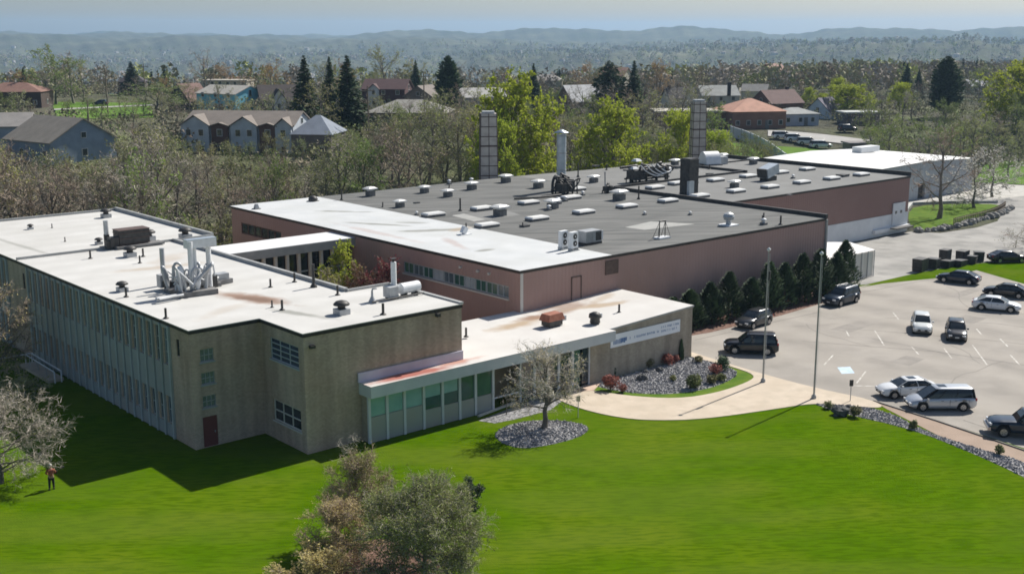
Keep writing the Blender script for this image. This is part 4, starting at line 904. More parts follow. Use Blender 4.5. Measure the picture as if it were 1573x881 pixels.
# profile: (x, z_top, halfwidth_factor); greenhouse: belt x range & roof x range
KINDS = {
 'sedan': dict(L=4.75, W=.90, top=[(-2.36, .74), (-2.27, .95), (-1.95, 1.02), (-1.35, 1.03), (-.5, 1.0), (.6, .98), (1.15, .96), (1.7, .90), (2.12, .78), (2.36, .58)], cab=(-1.98, 1.22), roof=(-1.05, .30), H=1.47, wb=(-1.38, 1.42), wr=.33),
 'suv': dict(L=4.8, W=.95, top=[(-2.4, .88), (-2.34, 1.10), (-1.9, 1.17), (-1.2, 1.16), (0, 1.13), (.7, 1.12), (1.1, 1.11), (1.8, 1.07), (2.22, .97), (2.4, .72)], cab=(-2.28, 1.15), roof=(-2.05, .35), H=1.84, wb=(-1.42, 1.45), wr=.37),
 'cross': dict(L=4.4, W=.90, top=[(-2.18, .82), (-2.1, .98), (-1.7, 1.05), (-1.1, 1.05), (0, 1.03), (.6, 1.02), (1.0, 1.0), (1.6, .93), (2.0, .80), (2.2, .60)], cab=(-2.0, 1.05), roof=(-1.6, .15), H=1.62, wb=(-1.3, 1.32), wr=.35),
 'van': dict(L=5.1, W=.98, top=[(-2.52, .85), (-2.45, 1.02), (-2.0, 1.08), (-1.0, 1.07), (0, 1.05), (.9, 1.02), (1.3, 1.0), (1.9, .90), (2.3, .75), (2.54, .52)], cab=(-2.4, 1.65), roof=(-2.2, .5), H=1.77, wb=(-1.45, 1.58), wr=.35),
 'truck': dict(L=5.8, W=1.0, top=[(-2.9, 1.12), (-2.8, 1.15), (-2.0, 1.15), (-1.2, 1.16), (.2, 1.18), (.9, 1.18), (1.3, 1.18), (2.2, 1.14), (2.7, 1.05), (2.9, .85)], cab=(-1.05, 1.15), roof=(-.75, .5), H=1.92, wb=(-1.8, 1.95), wr=.41),
}
def make_car(kind, pm, label, cat, loc, head, group='cars in the car park', name='parked_car', rails=False, sunroof=False):
    k = KINDS[kind]; o = thing(name, label, cat, loc, head, group); W, Lh, H = k['W'], k['L']/2, k['H']
    top = k['top']; zb = .24 if kind != 'truck' else .38
    def ztop(x):
        for i in range(len(top)-1):
            if top[i][0] <= x <= top[i+1][0]: t = (x-top[i][0])/(top[i+1][0]-top[i][0]); return top[i][1]*(1-t)+top[i+1][1]*t
        return top[0][1] if x < top[0][0] else top[-1][1]
    x0, x1 = top[0][0], top[-1][0]; N_ = 33; rings = []
    for i in range(N_):
        x = x0+(x1-x0)*i/(N_-1); e = min(1, (x-x0)/.5, (x1-x)/.75); w = W*(.80+.20*math.sin(max(e, 0)*math.pi/2)); zt = ztop(x)
        b_ = zb+.16*(1-min(1, min(x-x0, x1-x)/.25))
        for wx in k['wb']:                                # wheel arch
            dd = abs(x-wx)/(k['wr']+.09)
            if dd < 1: b_ = max(b_, k['wr']+(k['wr']+.09)*math.sqrt(1-dd*dd)*.92)
        b_ = min(b_, zt-.15)
        half = [(w*.82, b_), (w*.97, b_+.03), (w, min(b_+.22, zt-.1)), (w*.985, zt-.22 if zt-.22 > b_+.05 else b_+.08), (w*.95, zt-.06), (w*.84, zt), (w*.4, zt+.025)]
        half = [(a, max(z, b_)) for a, z in half]
        ring = [(x, a, z) for a, z in half]+[(x, -a, z) for a, z in reversed(half)]; rings += ring
    n = 14; mb = MB()
    mb.add(rings, [(i*n+j, i*n+(j+1) % n, (i+1)*n+(j+1) % n, (i+1)*n+j) for i in range(N_-1) for j in range(n)], 0, True)
    mb.add(rings[:n], [tuple(range(n))]); mb.add(rings[-n:], [tuple(range(n-1, -1, -1))])
    mb.build('body', pm, o)
    # underside and arch liners
    u = MB(); u.box(x0+.3, x1-.3, -W*.78, W*.78, zb-.04, zb+.5); u.build('underbody', M['trimblack'], o)
    # greenhouse
    c0, c1 = k['cab']; r0, r1 = k['roof']; g = MB(); nb = 8
    def ring_(xa, xb, w, z, inset):
        pts = []
        for (sx, sy) in ((xa, -1), (xa+(xb-xa)*.08, -1), (xa+(xb-xa)*.5, -1), (xb-(xb-xa)*.10, -1), (xb, -.80), (xb, .80), (xb-(xb-xa)*.10, 1), (xa+(xb-xa)*.5, 1), (xa+(xb-xa)*.08, 1), (xa, .85)):
            pts.append((sx, sy*w if abs(sy) == 1 else sy*w, z(sx)))
        pts[0] = (xa, -w*.85, z(xa)); return pts
    lo = ring_(c0, c1, W*.90, lambda x: ztop(x)-.02, 0); hi = ring_(r0, r1, W*.70, lambda x: H-.07, 0); n = len(lo)
    mid_ = [((a[0]+b_[0])/2+(.05 if a[0] > b_[0] else -.04), (a[1]+b_[1])/2*1.035, (a[2]+b_[2])/2) for a, b_ in zip(lo, hi)]
    g.add(lo+mid_+hi, [(j*n+i, j*n+(i+1) % n, (j+1)*n+(i+1) % n, (j+1)*n+i) for j in range(2) for i in range(n)]+[tuple(range(2*n, 3*n))], 0, False); g.build('glazing', M['carglass'], o)
    rf = MB(); h1 = ring_(r0-.06, r1+.08, W*.74, lambda x: H-.085, 0); h2 = ring_(r0, r1, W*.71, lambda x: H-.035, 0); h3 = ring_(r0+.15, r1-.15, W*.5, lambda x: H, 0)
    rf.add(h1+h2+h3, [(i, (i+1) % n, n+(i+1) % n, n+i) for i in range(n)]+[(n+i, n+(i+1) % n, 2*n+(i+1) % n, 2*n+i) for i in range(n)]+[tuple(range(2*n, 3*n))], 0, True); rf.build('roof', pm, o)
    pmt = pm if kind in ('sedan', 'cross') else M['trimblack']
    for s in (-1, 1):
        MB().tube([(c1-.02, s*W*.86, ztop(c1)-.03), (r1+.02, s*W*.70, H-.07)], .035, 5).build('pillar', pmt, o); MB().tube([(c0+.04, s*W*.86, ztop(c0)-.03), (r0-.01, s*W*.68, H-.07)], .06, 5).build('pillar', pmt, o)
        for t in ((.42,) if kind in ('sedan',) else (.36, .68)):
            xb = c0+(c1-c0)*t+.1; xr = r0+(r1-r0)*t+.1; MB().tube([(xb, s*W*.905, ztop(xb)-.03), (xr, s*W*.715, H-.08)], .032, 5).build('pillar', pmt, o)
    for s in (-1, 1):
        for wx in k['wb']:
            r = k['wr']; w_ = MB(); w_.tube([(wx, s*(W-.23), r), (wx, s*(W-.2), r), (wx, s*(W-.01), r), (wx, s*(W+.005), r)], [r-.03, r, r, r-.04], 20, sm=False); wo = w_.build('wheel', M['tyre'], o)
            q = MB(); q.tube([(wx, s*(W-.02), r), (wx, s*(W+.012), r)], [r*.62, r*.60], 16, sm=False)
            q.build('rim', M['rim'], wo)
            q = MB(); [q.tube([(wx+r*.18*math.cos(a), s*(W+.014), r+r*.18*math.sin(a)), (wx+r*.5*math.cos(a), s*(W+.014), r+r*.5*math.sin(a))], .018, 4) for a in [j*1.2566+.3 for j in range(5)]]; q.build('spoke', M['dark_metal'], wo)
        zz = ztop(x1-.12)
        MB().rbox((x1-.14, s*W*.66, zz-.08), (.26, W*.34, .15), 0).build('headlight', M['lamp_glass'], o)
        MB().rbox((x0+.12, s*W*.74, ztop(x0+.1)-.12), (.22, W*.24, .20 if kind != 'sedan' else .14), 0).build('tail_light', M['tail'], o)
        MB().rbox((c1-.38, s*(W+.07), ztop(c1)+.06), (.14, .18, .14), 0).build('mirror', pm, o)
        h = MB(); [h.rbox((x, s*(W*.985), ztop(x)-.2), (.18, .04, .03)) for x in ((.15, -.85) if kind != 'truck' else (.35, -.5))]; h.build('door_handle', M['trimblack'], o)
        h = MB(); [h.box(x-.008, x+.008, s*W*.993-.012, s*W*.993+.012, zb+.2, ztop(x)-.12) for x in ((c1-.25), (c0+c1)/2-.05, c0+.55)]; h.build('door_seam', M['trimblack'], o)
    b = MB(); b.rbox((x1-.06, 0, ztop(x1-.05)-.13), (.14, W*.95, .14 if kind not in ('suv', 'truck') else .24)); b.rbox((x1-.10, 0, zb+.17), (.2, W*1.25, .1)); b.build('grille', M['trimblack'] if kind != 'truck' else M['rim'], o)
    if kind == 'truck':
        MB().rbox((x1+.02, 0, .58), (.2, W*1.86, .24)).build('bumper', M['rim'], o)
        b = MB(); b.box(-2.8, -1.15, -W*.82, W*.82, 1.17, 1.185); b.build('bed_cover', M['trimblack'], o)
    b = MB(); b.rbox((x0-.005, 0, .75), (.03, .4, .16)); b.rbox((x1-.01, 0, zb+.28), (.05, .36, .12)); b.build('number_plate', M['plate'], o)
    wp = MB(); wp.tube([(c1-.02, -.4, ztop(c1)), (c1-.1, .1, ztop(c1)+.03)], .012, 4); wp.build('wiper', M['trimblack'], o)
    if rails: b = MB(); [b.tube([(r0+.1, s*W*.62, H+.03), (r1-.2, s*W*.62, H+.03)], .025, 5) for s in (-1, 1)]; b.build('roof_rail', M['rim'], o)
    if sunroof: MB().box(r1-1.1+.25, r1-.45+.25, -.35, .35, H+.001, H+.012).build('sunroof', M['carglass'], o)
    return o
def head(fx, fy, rx, ry):   # heading from rear wheel pixel to front pixel on the ground
    d = at(fx, fy)-at(rx, ry); return math.atan2(d.y, d.x)
BLK = paint('black', (.012, .012, .014)); NAV = paint('navy', (.012, .018, .035)); WHT = paint('white', (.72, .73, .74), 0, .3); SIL = paint('silver', (.52, .54, .57), .45, .3)
GRY = paint('charcoal', (.04, .042, .045)); BRZ = paint('bronze_black', (.03, .022, .022)); PWT = paint('pearl', (.62, .64, .63), 0, .3); DBL = paint('deep_blue', (.01, .022, .042))
make_car('suv', BLK, 'black SUV parked beside the planting bed island, facing left', 'car', at(1153, 541), head(1112, 540, 1195, 543), rails=True)
make_car('cross', GRY, 'dark grey crossover parked by the evergreens behind the black SUV', 'car', at(1158, 500), head(1130, 505, 1186, 489))
make_car('suv', DBL, 'dark SUV parked beyond the last evergreens near the factory corner', 'car', at(1292, 466), head(1268, 472, 1318, 459), rails=True)
make_car('cross', PWT, 'small white SUV facing the camera in the middle of the car park', 'car', at(1415, 507), head(1418, 516, 1412, 488))
make_car('cross', BLK, 'black hatchback facing the camera right of the small white SUV', 'car', at(1468, 518), head(1471, 529, 1464, 494))
make_car('sedan', WHT, 'white saloon parked behind the silver minivan, facing left', 'car', at(1393, 607), head(1352, 603, 1430, 600), sunroof=True)
make_car('van', SIL, 'silver minivan parked nose to the walk beside the gravel strip', 'car', at(1443, 626), head(1395, 622, 1492, 622), sunroof=True)
make_car('truck', DBL, 'dark blue pickup truck with chrome bumper cut by the right edge', 'pickup truck', at(1582, 668), head(1535, 662, 1630, 668), name='pickup_truck')
make_car('sedan', NAV, 'navy coupe parked at the tip of the grass island', 'car', at(1472, 434), head(1440, 429, 1503, 436))
make_car('sedan', BLK, 'black saloon behind the white saloon at the right side', 'car', at(1545, 455), head(1510, 450, 1580, 457))
make_car('sedan', WHT, 'white saloon facing right at the right side of the car park', 'car', at(1530, 476), head(1564, 477, 1497, 471))
make_car('sedan', BRZ, 'dark brownish car parked on the service road behind the grass island', 'car', at(1547, 402), head(1572, 401, 1520, 402))

# ------------------------------------------------------------------ poles, posts, rails, bins, fence
def pole(px, py, h, lb, ball=True, extra=False):
    o = thing('flagpole', lb, 'flagpole', at(px, py), 0, 'flagpoles')
    MB().tube([(0, 0, .05), (0, 0, h)], [.085, .045], 10).build('shaft', M['coping'], o)
    MB().lathe([(.2, .05), (.2, .2), (.13, .35)], n=12).build('base', M['coping'], o)
    MB().lathe([(.02, h), (.16, h+.12), (.16, h+.2), (.02, h+.32)], n=10).build('finial', M['white_metal'], o)
    MB().tube([(.16, -.06, 1.2), (.13, -.05, h-.2)], .012, 4).build('rope', M['white_metal'], o)
    if extra: MB().tube([(.12, -.05, h-2.3), (.16, -.06, h-1.6)], [.12, .1], 7).build('pulley_block', M['dark_metal'], o)
pole(1172, 587, 10.9, 'shorter pale flagpole at the tip of the grass crescent', extra=True)
pole(1250, 612, 11.4, 'pale flagpole with white ball top at the lawn corner of the walk')
def signpost(px, py, h, lb, m, w=.34, hh_=.5):
    o = thing('sign_post', lb, 'sign', at(px, py), R_(-40))
    MB().tube([(0, 0, 0), (0, 0, h)], .035, 6).build('post', M['grey_metal'], o); MB().box(-w/2, w/2, -.06, -.035, h-hh_, h).build('plate', M[m], o)
signpost(888, 641, 1.7, 'small brownish sign on a thin post in the lawn by the walk', 'beige', .3, .42)
signpost(1306, 616, 1.75, 'small dark sign on a post behind the gravel strip', 'dark_metal', .3, .5)
# ramp rail at far end of office
o = thing('ramp_rail', 'double white handrail of the ramp along the far end of the office', 'railing')
b = MB()
for off in (0, -.9):
    a = Vector((33.2+off*.6, 95.2, 0)); c = Vector((33.2+off*.6, 102.0, 0))
    b.tube([a, a+Vector((0, 0, .95)), c+Vector((0, 0, 1.05)), c], .06, 6)
b.build('rail', M['white_metal'], o)
b = MB(); b.tube([(33.1, 102.0, 1.05), (29.8, 102.2, 1.0), (24.5, 102.4, .95)], .07, 6); b.build('side_rail', M['white_metal'], o)
b = MB(); [b.tube([(x, 102.25, 0), (x, 102.25, .98)], .04, 5) for x in (30, 28, 26, 24.6)]; [b.tube([(33.2+off, y, 0), (33.2+off, y, 1)], .04, 5) for off in (0, -.54) for y in (97, 99, 101)]; b.build('post', M['grey_metal'], o)
MB().box(32.2, 33.5, 95.5, 102.2, 0, .25).build('ramp', M['walk'], o)
# dark bins by the grass island
def bin_(px, py, w, d_, h, lid, lb, rz=0):
    o = thing('waste_bin', lb, 'waste bin', at(px, py), rz, 'dark waste bins')
    b = MB(); b.rbox((0, 0, h/2+.06), (w, d_, h), taper=1.06); b.build('tub', M['dark_metal'], o)
    if lid: b = MB(); b.rbox((0, 0, h+.10), (w*1.12, d_*1.12, .10), tilt=.06); b.rbox((0, -d_*.5, h*.7), (w*.9, .1, .1)); b.build('lid', M['trimblack'], o)
    b = MB(); [b.tube([(sx*w*.4, sy*d_*.42-.03, .08), (sx*w*.4, sy*d_*.42+.03, .08)], .09, 8) for sx in (-1, 1) for sy in (-1, 1)]; b.build('wheel', M['tyre'], o)
    b = MB(); [b.rbox((0, 0, z), (w*1.05, d_*1.05, .05)) for z in (h*.35, h*.65)]; b.build('rib', M['trimblack'], o)
bin_(1413, 416, 1.7, 1.2, 1.5, False, 'tall dark slatted bin at the left end of the row', .1)
bin_(1433, 412, 1.6, 1.2, 1.1, True, 'black rounded bin second from the left of the row', .2)
bin_(1451, 404, 1.3, 1.0, 1.7, False, 'tall black bin standing behind the row of low bins', .1)
bin_(1455, 410, 1.6, 1.1, .7, True, 'low black bin in front of the tall middle bin', .1)
bin_(1474, 408, 1.9, 1.1, .6, True, 'low wide black bin in the middle of the row', .1)
bin_(1478, 399.5, 1.5, 1.1, 1.2, False, 'black crate shaped bin with pale top behind the row', .1)
bin_(1493, 404, 1.3, 1.0, .8, True, 'small dark bin near the right end of the row', .3)
o = bin_(1503, 400, 1.4, 1.1, 1.0, True, 'tipped dark bin at the right end beside the brownish car', .6)
# boulders and wooden fence on the grass patch edge
rk = mat('rock', (.17, .165, .15), (.30, .29, .27), scale=2.5, rough=.95, bump=.5, bscale=6, obj=True, rand=.2)
dkr = mat('dark_rock', (.05, .05, .052), (.11, .11, .11), scale=2.5, rough=.9, bump=.5, bscale=6, obj=True)
def rock_mesh(seed, rk=rk):
    r = random.Random(seed); b = MB(); vs = []; n, m_ = 9, 6
    for j in range(m_+1):
        for i in range(n):
            th = math.pi*j/m_; ph = 2*math.pi*i/n; q = 1+r.uniform(-.22, .22); vs.append((q*math.sin(th)*math.cos(ph), q*math.sin(th)*math.sin(ph)*.8, .55*q*math.cos(th)+.35))
    b.add(vs, [(j*n+i, (j+1)*n+i, (j+1)*n+(i+1) % n, j*n+(i+1) % n) for j in range(m_) for i in range(n)])
    return b.mesh('rock', rk)
RM = [rock_mesh(i) for i in range(4)]
edge = chaik([(153.9, 88.9), (156, 87.9), (160.8, 87.5), (166.6, 88.1), (174, 88.5), (181, 89.8), (186, 91.5)], 2)
def along(pts, step):
    out = []; acc = 0
    for i in range(len(pts)-1):
        a, b = Vector(pts[i]), Vector(pts[i+1]); L = (b-a).length
        while acc < L: out.append(a+(b-a)*acc/L); acc += step
        acc -= L
    return out
rp = along(edge, 1.35)
for i, p in enumerate(rp):
    o = link('boulder', RM[i % 4]); o.location = (p.x, p.y+random.uniform(-.15, .15), -.05); o.rotation_euler = (0, 0, random.uniform(0, 6)); s = random.uniform(.55, .9); o.scale = (s, s, s*1.1)
    tag(o, f'grey boulder, {ordw(i+1)} from the left in the line edging the grass patch', 'boulder', 'boulders edging the grass patch')
o = thing('wooden_fence', 'weathered wooden rail fence along the boulders beside the service road', 'fence')
fp = along([(p[0], p[1]+.9) for p in edge if p[0] > 162], .62)
for i, p in enumerate(fp): MB().rbox((p.x, p.y, .6), (.12, .12, 1.2)).build('post', M['wood'], o)
b = MB()
for i in range(len(fp)-1):
    for z in (.45, 1.0): b.tube([(fp[i].x, fp[i].y-.08, z), (fp[i+1].x, fp[i+1].y-.08, z)], .05, 4)
b.build('rail', M['wood'], o)
# low kerb wall behind grass patch
o = tag(kerb_wall := MB().prism([(167.5, 99.3), (178, 104.3), (184.5, 101), (190.5, 96), (190.7, 96.3), (184.7, 101.4), (178, 104.8), (167.3, 99.6)], 0, .45).build('retaining_wall', M['coping']), 'low pale wall behind the grass patch', 'wall')

# landscape shrubs and rocks
def leaf_blob(n, rx, ry, rz, cz, size, rr, surf=.55, up=0.0):
    v = []; f = []
    lob = [(rr.uniform(-.35, .35)*rx, rr.uniform(-.35, .35)*ry, cz+rr.uniform(-.25, .3)*rz, rr.uniform(.45, .8)) for _ in range(7)]
    for _ in range(n):
        lx, ly, lz, ls = rr.choice(lob)
        d = Vector((rr.gauss(0, 1), rr.gauss(0, 1), rr.gauss(0, 1))).normalized(); q = surf+(1-surf)*rr.random()
        p = Vector((lx+d.x*rx*ls*q, ly+d.y*ry*ls*q, lz+d.z*rz*ls*q))
        if p.z < .03: p.z = .03+rr.random()*.1
        a = Vector((rr.gauss(0, 1), rr.gauss(0, 1), rr.gauss(0, 1)+up)).normalized(); b_ = a.cross(d if abs(a.dot(d)) < .9 else Vector((0, 0, 1))).normalized()
        s = size*rr.uniform(.6, 1.3); k = len(v); v += [p-a*s, p-b_*s*.45, p+a*s, p+b_*s*.45]; f.append((k, k+1, k+2, k+3))
    return v, f
def shrub(name, label, cat, loc, rx, rz, m, n, size, seed, group='shrubs in the gravel bed', stemm='wood'):
    rr = random.Random(seed); o = thing(name, label, cat, loc, 0, group)
    v, f = leaf_blob(n, rx, rx, rz, rz*.9, size, rr); MB().add(v, f).build('foliage', M[m], o)
    b = MB(); [b.tube([(0, 0, 0), (rx*.5*math.cos(a), rx*.5*math.sin(a), rz)], [.04, .015], 4) for a in (0, 1.3, 2.6, 3.9, 5.2)]; b.build('stem', M[stemm], o); return o
M['straw'] = mat('straw_grass', (.16, .15, .07), (.22, .20, .10), scale=2, rough=.9, island=.3, trans=.2)
M['conif'] = mat('evergreen_leaf', (.035, .065, .028), (.075, .12, .05), scale=.8, rough=.8, island=.35, rand=.15, trans=.1)
M['olive'] = mat('olive_leaf', (.14, .155, .06), (.18, .19, .08), scale=.6, rough=.8, island=.4, rand=.2, trans=.3)
shrub('azalea_shrub', 'rounded red brown shrub at the left end of the gravel bed', 'shrub', at(938, 598), .85, .75, 'shrub_red', 900, .11, 1)
shrub('azalea_shrub', 'small dark red shrub just right of the larger red one', 'shrub', at(957, 602), .45, .4, 'shrub_red', 350, .1, 2)
shrub('azalea_shrub', 'pinkish red shrub by the brick wall below the banner end', 'shrub', at(1024, 560), .7, .6, 'shrub_red', 600, .11, 3)
shrub('azalea_shrub', 'low red shrub right of the pinkish one beside the wall', 'shrub', at(1039, 556), .45, .4, 'shrub_red', 300, .1, 14)
shrub('azalea_shrub', 'dusky red shrub below the round green bush at the bed tip', 'shrub', at(1098, 574), .7, .5, 'shrub_red', 520, .11, 4)
shrub('round_bush', 'round dark green bush at the right tip of the gravel bed', 'shrub', at(1109, 569), .75, .78, 'conif', 900, .11, 5)
shrub('grass_clump', 'large grey green grass clump in the front of the gravel bed', 'shrub', at(1067, 597), .75, .7, 'olive', 900, .16, 6)
shrub('grass_clump', 'small straw coloured tuft beside the large grass clump', 'shrub', at(1092, 589), .55, .45, 'straw', 400, .14, 7)
shrub('grass_clump', 'dark brown low shrub right of the straw coloured tuft', 'shrub', at(1108, 585), .5, .42, 'brown_leaf' if 'brown_leaf' in M else 'olive', 400, .12, 8)
shrub('grass_clump', 'faint grey shrub near the back corner of the gravel bed', 'shrub', at(1073, 556), .5, .35, 'straw', 300, .12, 9)
shrub('grass_clump', 'pale twiggy shrub against the brick wall under the banner', 'shrub', at(996, 565), .5, .5, 'straw', 300, .12, 10)
shrub('grass_clump', 'low green tuft in the middle of the gravel bed', 'shrub', at(1034, 585), .42, .3, 'olive', 260, .1, 11)
shrub('strip_shrub', 'small yellow green bush in the middle of the gravel strip', 'shrub', at(1404, 658), .4, .42, 'olive', 320, .1, 12, 'bushes in the gravel strip')
shrub('strip_shrub', 'small yellow green bush near the right end of the gravel strip', 'shrub', at(1535, 698), .4, .42, 'olive', 320, .1, 13, 'bushes in the gravel strip')
shrub('strip_shrub', 'dull brown bush beside the dark slab in the gravel strip', 'shrub', at(1312, 640), .55, .5, 'straw', 420, .11, 15, 'bushes in the gravel strip')
shrub('strip_shrub', 'dark low bush at the left end of the gravel strip', 'shrub', at(1273, 627), .45, .35, 'olive', 300, .1, 16, 'bushes in the gravel strip')
for (px, py, s, lb) in ((987, 583, .55, 'dark flat topped rock in the gravel bed'), (1014, 570, .4, 'small dark rock behind the flat topped rock'), (992, 572, .3, 'low rock close to the brick wall in the gravel bed'), (1292, 637, .75, 'large dark slab rock at the left end of the gravel strip'), (1304, 627, .35, 'small dark rock behind the large slab in the gravel strip')):
    o = link('garden_rock', rock_mesh(int(px), dkr)); o.location = at(px, py); o.scale = (s, s, s); tag(o, lb, 'rock', 'garden rocks')
def column_shrub(px, py, h, r, lb, seed, group, n=700):
    rr = random.Random(seed); o = thing('columnar_evergreen', lb, 'evergreen', at(px, py), 0, group); v = []; f = []
    for _ in range(n):
        z = rr.random()**.8*h; w = r*(1-(z/h)**2.2)*(.7+.3*rr.random())+.02; a = rr.uniform(0, 6.28); p = Vector((w*math.cos(a), w*math.sin(a), z+.05)); s = rr.uniform(.5, 1.2)*(.10+.05*r)
        u = Vector((math.cos(a)*.4, math.sin(a)*.4, 1)).normalized(); t = Vector((-math.sin(a), math.cos(a), rr.uniform(-.4, .4))); k = len(v); v += [p-u*s, p-t*s*.5, p+u*s*1.2, p+t*s*.5]; f.append((k, k+1, k+2, k+3))
    MB().add(v, f).build('foliage', M['conif'], o); MB().tube([(0, 0, 0), (0, 0, h*.8)], [.05+.03*r, .02], 5).build('stem', M['wood'], o)
column_shrub(942, 578, 1.75, .24, 'slim dark columnar evergreen by the left of the brick wall', 21, 'slim evergreens by the brick wall')
column_shrub(1046, 553, 1.8, .24, 'slim dark columnar evergreen by the right of the brick wall', 22, 'slim evergreens by the brick wall')

# ------------------------------------------------------------------ trees
M['pale_twig'] = mat('ashen_twig', (.50, .45, .39), (.60, .55, .48), scale=.5, rough=.9, obj=True, island=.3)
M['near_twig'] = mat('pale_twig', (.30, .24, .18), (.39, .32, .24), scale=.5, rough=.9, obj=True, island=.3)
M['near_bud'] = mat('yellow_bud', (.56, .47, .19), (.66, .57, .26), scale=.5, rough=.85, obj=True, island=.35, trans=.45)
M['near_brown'] = mat('warm_twig', (.36, .27, .20), (.44, .34, .25), scale=.5, rough=.9, obj=True, island=.3)
M['bark'] = mat('grey_bark', (.13, .115, .095), (.20, .18, .155), scale=2, rough=.95, obj=True, rand=.15)
M['twig_grey'] = mat('grey_twig', (.34, .30, .25), (.43, .385, .32), scale=.5, rough=.9, obj=True, rand=.25, island=.25)
M['twig_brown'] = mat('brown_twig', (.33, .25, .19), (.40, .31, .235), scale=.5, rough=.9, obj=True, rand=.2, island=.25)
M['bud_olive'] = mat('olive_bud', (.25, .27, .08), (.33, .35, .11), scale=.5, rough=.85, obj=True, rand=.25, island=.35, trans=.35)
M['bud_lime'] = mat('lime_leaf', (.36, .44, .04), (.46, .53, .06), scale=.5, rough=.8, obj=True, rand=.10, island=.30, trans=.4)
M['bud_green'] = mat('spring_leaf', (.16, .22, .05), (.22, .28, .07), scale=.5, rough=.8, obj=True, rand=.2, island=.3, trans=.35)
M['bud_orange'] = mat('orange_bud', (.36, .23, .10), (.42, .28, .12), scale=.5, rough=.85, obj=True, rand=.12, island=.3, trans=.3)
M['blossom'] = mat('white_blossom', (.62, .60, .54), (.72, .70, .64), scale=.5, rough=.85, obj=True, island=.2, trans=.3)
M['bud_red'] = mat('crimson_leaf', (.16, .035, .045), (.22, .055, .06), scale=.5, rough=.85, obj=True, island=.3, trans=.3)
M['bud_rust'] = mat('rust_leaf', (.13, .07, .04), (.17, .10, .05), scale=.5, rough=.85, obj=True, island=.3, trans=.3)
def unit(rr): return Vector((rr.gauss(0, 1), rr.gauss(0, 1), rr.gauss(0, 1))).normalized()
def tree_meshes(seed, H, R, limbs=10, sec=5, ter=6, twl=4, leaves=2, leafs=.18, tw='twig_grey', lf='bud_olive', clear=.22, tww=.03, shape=1.0, twlen=.8, bark='bark', tr=None):
    """recursive branching: trunk + limbs + boughs in one mesh; twigs and leaves in another"""
    rr = random.Random(seed); T = MB(); C = MB(); TF = []; tr = tr or H*.022
    trunk = [Vector((0, 0, 0))]; p = Vector((0, 0, 0)); n = 7
    for i in range(1, n+1): p = Vector((rr.uniform(-.02, .02)*H+p.x, rr.uniform(-.02, .02)*H+p.y, H*.85*i/n)); trunk.append(p.copy())
    T.tube(trunk, [tr*(1-.85*i/n)*(1.25 if i == 0 else 1) for i in range(n+1)], 7)
    cz = H*(clear+1)/2; hz = H*(1-clear)/2
    def tpt(z): 
        t = min(z/(H*.85)*n, n-.001); i = int(t); return trunk[i].lerp(trunk[i+1], t-i)
    Q = []
    for i in range(limbs):
        z0 = H*(clear*.8+(.72-clear*.8)*(i+rr.random()*.7)/limbs); a = i*2.4+rr.uniform(-.4, .4); s0 = tpt(z0)
        elev = rr.uniform(.25, .75)+.5*(z0/H); tz = min(H*.98, z0+H*(.16+.32*rr.random())*elev*1.2)
        k = max(.12, 1-((tz-cz)/hz)**2)**.5*R*rr.uniform(.72, 1.0)*shape
        e = Vector((k*math.cos(a), k*math.sin(a), tz)); mid = s0.lerp(e, .5)+Vector((0, 0, -.05*H*(1 if elev < .6 else -.4)))+unit(rr)*.04*H
        pts = [s0, s0.lerp(mid, .55)+unit(rr)*.015*H, mid, mid.lerp(e, .55)+unit(rr)*.02*H, e]; r0 = tr*.48*(1-.5*z0/H); rs = [r0, r0*.8, r0*.58, r0*.38, r0*.18]
        T.tube(pts, rs, 5, caps=False); Q.append((pts, r0))
    Q.append((trunk[3:], tr*.4))
    for pts, r0 in Q:
        for j in range(sec):
            t = .3+.7*(j+rr.random())/sec; f = min(t*(len(pts)-1), len(pts)-1.001); i = int(f); s0 = pts[i].lerp(pts[i+1], f-i)
            out = Vector((s0.x, s0.y, (s0.z-cz)*.8)); out = out.normalized() if out.length > .01 else unit(rr)
            d = (out*.7+unit(rr)*.85+Vector((0, 0, .35))).normalized(); L = R*rr.uniform(.30, .50)
            e = s0+d*L; mid = s0.lerp(e, .5)+unit(rr)*L*.12; T.tube([s0, mid, e], [r0*.32, r0*.2, r0*.08], 3, caps=False)
            for k in range(ter):
                u = .2+.8*(k+rr.random())/ter; q = s0.lerp(mid, u*2) if u < .5 else mid.lerp(e, min(1, u*2-1))
                d2 = (d*.5+unit(rr)+out*.3+Vector((0, 0, .2))).normalized(); l2 = twlen*rr.uniform(.6, 1.2); e2 = q+d2*l2
                w = d2.cross(unit(rr)).normalized()*tww; b = len(C.v); C.v += [tuple(q-w), tuple(q+w), tuple(e2)]; C.f.append([b, b+1, b+2]); C.m.append(0); C.sm.append(False)
                for m_ in range(twl):
                    q3 = q.lerp(e2, rr.uniform(.2, 1)); d3 = (d2*.5+unit(rr)).normalized(); l3 = l2*rr.uniform(.35, .8); e3 = q3+d3*l3; w = d3.cross(unit(rr)).normalized()*tww*.6
                    b = len(C.v); C.v += [tuple(q3-w), tuple(q3+w), tuple(e3)]; C.f.append([b, b+1, b+2]); C.m.append(0); C.sm.append(False)
                    for _ in range(int(leaves)+(1 if rr.random() < leaves-int(leaves) else 0)):
                        p_ = q3.lerp(e3, rr.random())+unit(rr)*.08; a_ = unit(rr)*leafs*rr.uniform(.5, 1.2); b_ = a_.cross(unit(rr)).normalized()*a_.length*.6
                        b = len(C.v); C.v += [tuple(p_-a_), tuple(p_-b_), tuple(p_+a_), tuple(p_+b_)]; C.f.append([b, b+1, b+2, b+3]); C.m.append(1); C.sm.append(False)
